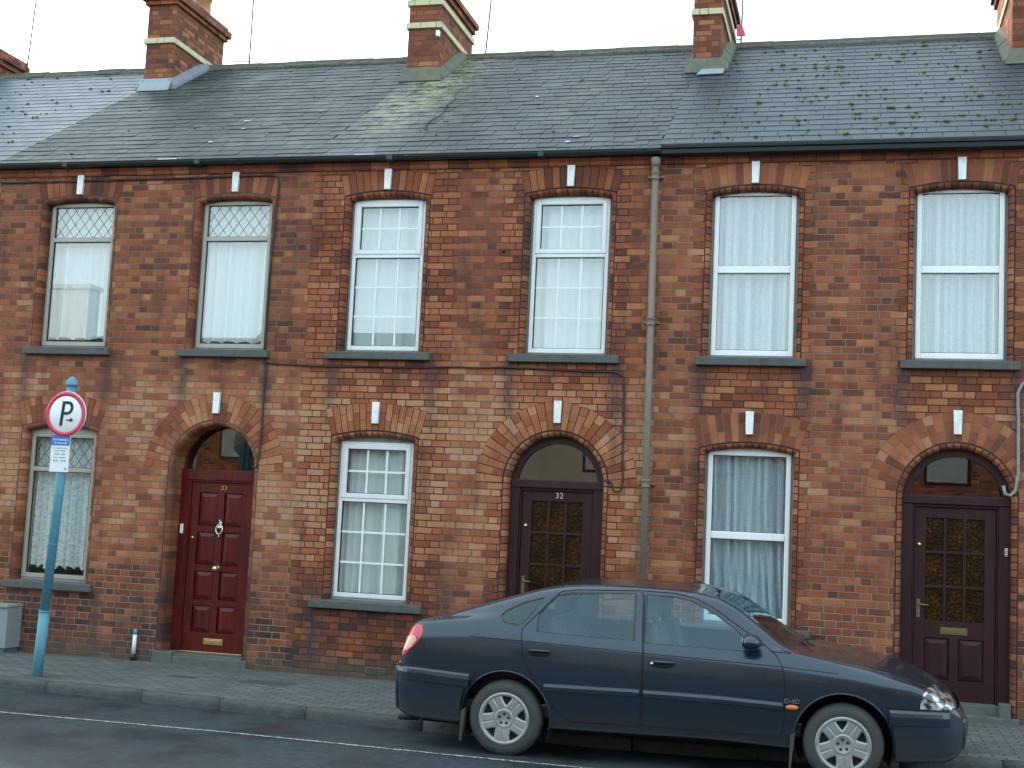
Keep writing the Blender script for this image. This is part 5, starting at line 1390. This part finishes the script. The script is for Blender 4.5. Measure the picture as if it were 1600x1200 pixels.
    # interior
    def seat(x, y, w, name='seat'):
        g = MB(); g.box(x - .25, x + .25, y - w, y + w, .42, .56, .05)
        g.hull8([(x - .30, y - w, .52), (x - .18, y - w, .50), (x - .18, y + w, .50), (x - .30, y + w, .52), (x - .44, y - w * .8, 1.06), (x - .35, y - w * .8, 1.08), (x - .35, y + w * .8, 1.08), (x - .44, y + w * .8, 1.06)])
        g.box(x - .47, x - .37, y - .12, y + .12, 1.10, 1.27, .03); g.tube([(x - .41, y, 1.05), (x - .42, y, 1.12)], .012, 6)
        bmesh.ops.bevel(g.bm, geom=[e for e in g.bm.edges if e.calc_length() > .3], offset=.03, segments=2, affect='EDGES'); return g.build(name, M['cloth'], root)
    seat(.22, -.36, .23); seat(.22, .36, .23); seat(-.62, 0, .56)
    g = MB(); g.box(.50, .98, -.66, .66, .62, .90, .06); g.build('dashboard', M['cartrim'], root)
    g = MB(); g.tube([(.47 + .06 * math.cos(a), .36 + .17 * math.sin(a), .90 + .16 * math.cos(a)) for a in [2 * math.pi * k / 20 for k in range(20)]], .014, 6, closed=True); g.build('steering_wheel', M['cartrim'], root)
    g = MB(); g.box(-1.75, 1.0, -.74, .74, .30, .42, .02); g.box(-1.95, -1.05, -.62, .62, .42, .86, .02); g.build('cabin_floor', M['cartrim'], root)
    # wheels
    def wheel(cx, y, zc):
        g = MB(); r = .2965
        g.lathe([(.188, -.092), (.200, -.098), (.235, -.100), (.262, -.094), (.283, -.076), (.294, -.055), (r, -.02), (r, .02), (.294, .06), (.27, .09), (.20, .092)], (0, 0, 0), 'y', 56)
        w = g.build('wheel', M['tyre'], root)
        g = MB(); g.lathe([(.190, -.091), (.196, -.098), (.199, -.093), (.203, -.099)], (0, 0, 0), 'y', 48)
        g.lathe([(.205, -.088), (.205, -.100), (.196, -.106), (.180, -.104), (.172, -.086), (.172, -.05)], (0, 0, 0), 'y', 48)
        g.lathe([(0, -.094), (.052, -.094), (.060, -.098), (.072, -.099), (.086, -.088), (.090, -.05)], (0, 0, 0), 'y', 40)
        for k in range(5):
            a = math.pi * 1.5 + 2 * math.pi * k / 5 - .06
            u = Vector((math.cos(a), 0, math.sin(a))); v = Vector((-u.z, 0, u.x))
            def Pq(rr, off, y): q = u * rr + v * off; return (q.x, y, q.z)
            g.poly([Pq(.07, -.02, -.0945), Pq(.192, -.02, -.0965), Pq(.192, .02, -.0965), Pq(.07, .02, -.0945)])
            for s in (-1, 1):
                def P(rr, off, y): q = u * rr + v * off; return (q.x, y, q.z)
                i0, i1 = s * .0035, s * .0075; o0, o1 = s * .056, s * .052
                rings = []
                for rr, ia, oa, yt in ((.060, s * .0004, s * .064, -.094), (.105, s * .0008, s * .058, -.0985), (.145, s * .0035, s * .060, -.101), (.192, s * .006, s * .074, -.101)):
                    rings.append([P(rr, ia, -.06), P(rr, ia, yt + .005), P(rr, ia + s * .006, yt), P(rr, oa - s * .010, yt), P(rr, oa, yt + .008), P(rr, oa, -.06)])
                vr = [[g.bm.verts.new(p) for p in rg] for rg in rings]
                for A, B in zip(vr, vr[1:]):
                    for q in range(5): g.face([A[q], A[q + 1], B[q + 1], B[q]], False)
        g.build('wheel_trim', M['alloy'], w)
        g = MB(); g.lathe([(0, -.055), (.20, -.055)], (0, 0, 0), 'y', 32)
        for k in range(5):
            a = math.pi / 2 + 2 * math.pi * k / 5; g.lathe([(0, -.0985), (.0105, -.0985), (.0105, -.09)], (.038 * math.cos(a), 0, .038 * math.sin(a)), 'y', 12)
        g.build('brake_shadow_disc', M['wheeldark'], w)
        return w
    w0 = wheel(0, 0, 0)
    def put(w, cx, y, zc, spin, flip):
        w.location = (cx, y, zc); w.rotation_euler = (0, spin, math.pi if flip else 0)
    places = [(-AX, -.752, HZ, R(3), 0), (AX, -.752, HZ, R(-8), 0), (-AX, .752, HZ + .068, 0, 1), (AX, .752, HZ + .068, 0, 1)]
    for i, pl in enumerate(places):
        if i == 0: w = w0
        else:
            w = w0.copy(); col.objects.link(w); w.parent = root
            for ch in list(w0.children): c = ch.copy(); col.objects.link(c); c.parent = w
        put(w, *pl)
    return root
car = build_car()
# ------------------------------------------------------------------ the low houses across the street (mirrored in panes and paint)
def far_side():
    M['render'] = grime('far_house_render', (.30, .27, .22), .9, .5, 2)
    M['palerender'] = grime('pale_far_render', (.62, .64, .64), .9, .3, 2)
    M['farpane'] = grime('far_window_pane', (.30, .34, .35), .3, .5, 1.5, (.12, .14, .15))
    M['farbrick'] = mk_brick('far_house_brick', (.25, .22, .18), .006, 77, .5, 0, zones=False)
    def far_house(x0, x1, y, eave, ridge_z, mat, ch, cw=.9, chh=1.1):
        t = empty('far_house', (x0, y, 0), 'low house across the street, seen only mirrored in the window panes', 'house', 'houses across the street')
        g = MB(); g.box(x0, x1, y - 7.5, y, -.2, eave); g.build('wall', M[mat], t)
        g = MB(); ym = y - 3.75
        g.poly([(x0, y + .2, eave - .1), (x1, y + .2, eave - .1), (x1, ym, ridge_z), (x0, ym, ridge_z)]); g.poly([(x0, y - 7.7, eave - .1), (x1, y - 7.7, eave - .1), (x1, ym, ridge_z), (x0, ym, ridge_z)])
        for x in (x0, x1): g.poly([(x, y, eave - .02), (x, y - 7.5, eave - .02), (x, ym, ridge_z)])
        r = g.build('roof', M['slate_old'], t)
        g = MB()
        if ch is None: g.bm.free()
        else: g.box(ch, ch + cw, ym - .3, ym + .3, ridge_z - .5, ridge_z + chh, .02); g.box(ch - .06, ch + cw + .06, ym - .36, ym + .36, ridge_z + chh - .1, ridge_z + chh + .05, .02); g.build('chimney', M['palerender'] if cw > 1 else M['brickch'], r)
        n = max(2, int((x1 - x0) / 2.2))
        for k in range(n):
            xc = x0 + (x1 - x0) * (k + .5) / n
            for z0 in ((.9, 3.0) if eave > 4.2 else (.9,)):
                if k == n // 2 and z0 < 1: 
                    g = MB(); g.box(xc - .5, xc + .5, y - .05, y + .03, 0, 2.1, .01); g.build('door', M['plumwood'], t); continue
                g = MB(); g.box(xc - .5, xc + .5, y - .02, y + .02, z0, z0 + 1.2); w = g.build('window', M['plumwood'], t)
                g = MB(); g.box(xc - .44, xc + .44, y + .0, y + .024, z0 + .06, z0 + 1.14); g.build('pane', M['farpane'], w)
    far_house(-26, -17, -18.3, 4.7, 6.7, 'render', -24.6, 2.0, 1.5)
    far_house(-17, -10, -18.3, 4.6, 6.9, 'farbrick', None)
    far_house(-10, -2, -18.3, 4.3, 6.3, 'render', None)
    far_house(-2, 6, -18.3, 4.3, 6.3, 'farbrick', None)
    far_house(6, 16, -18.3, 4.6, 6.7, 'render', 9.0)
far_side()
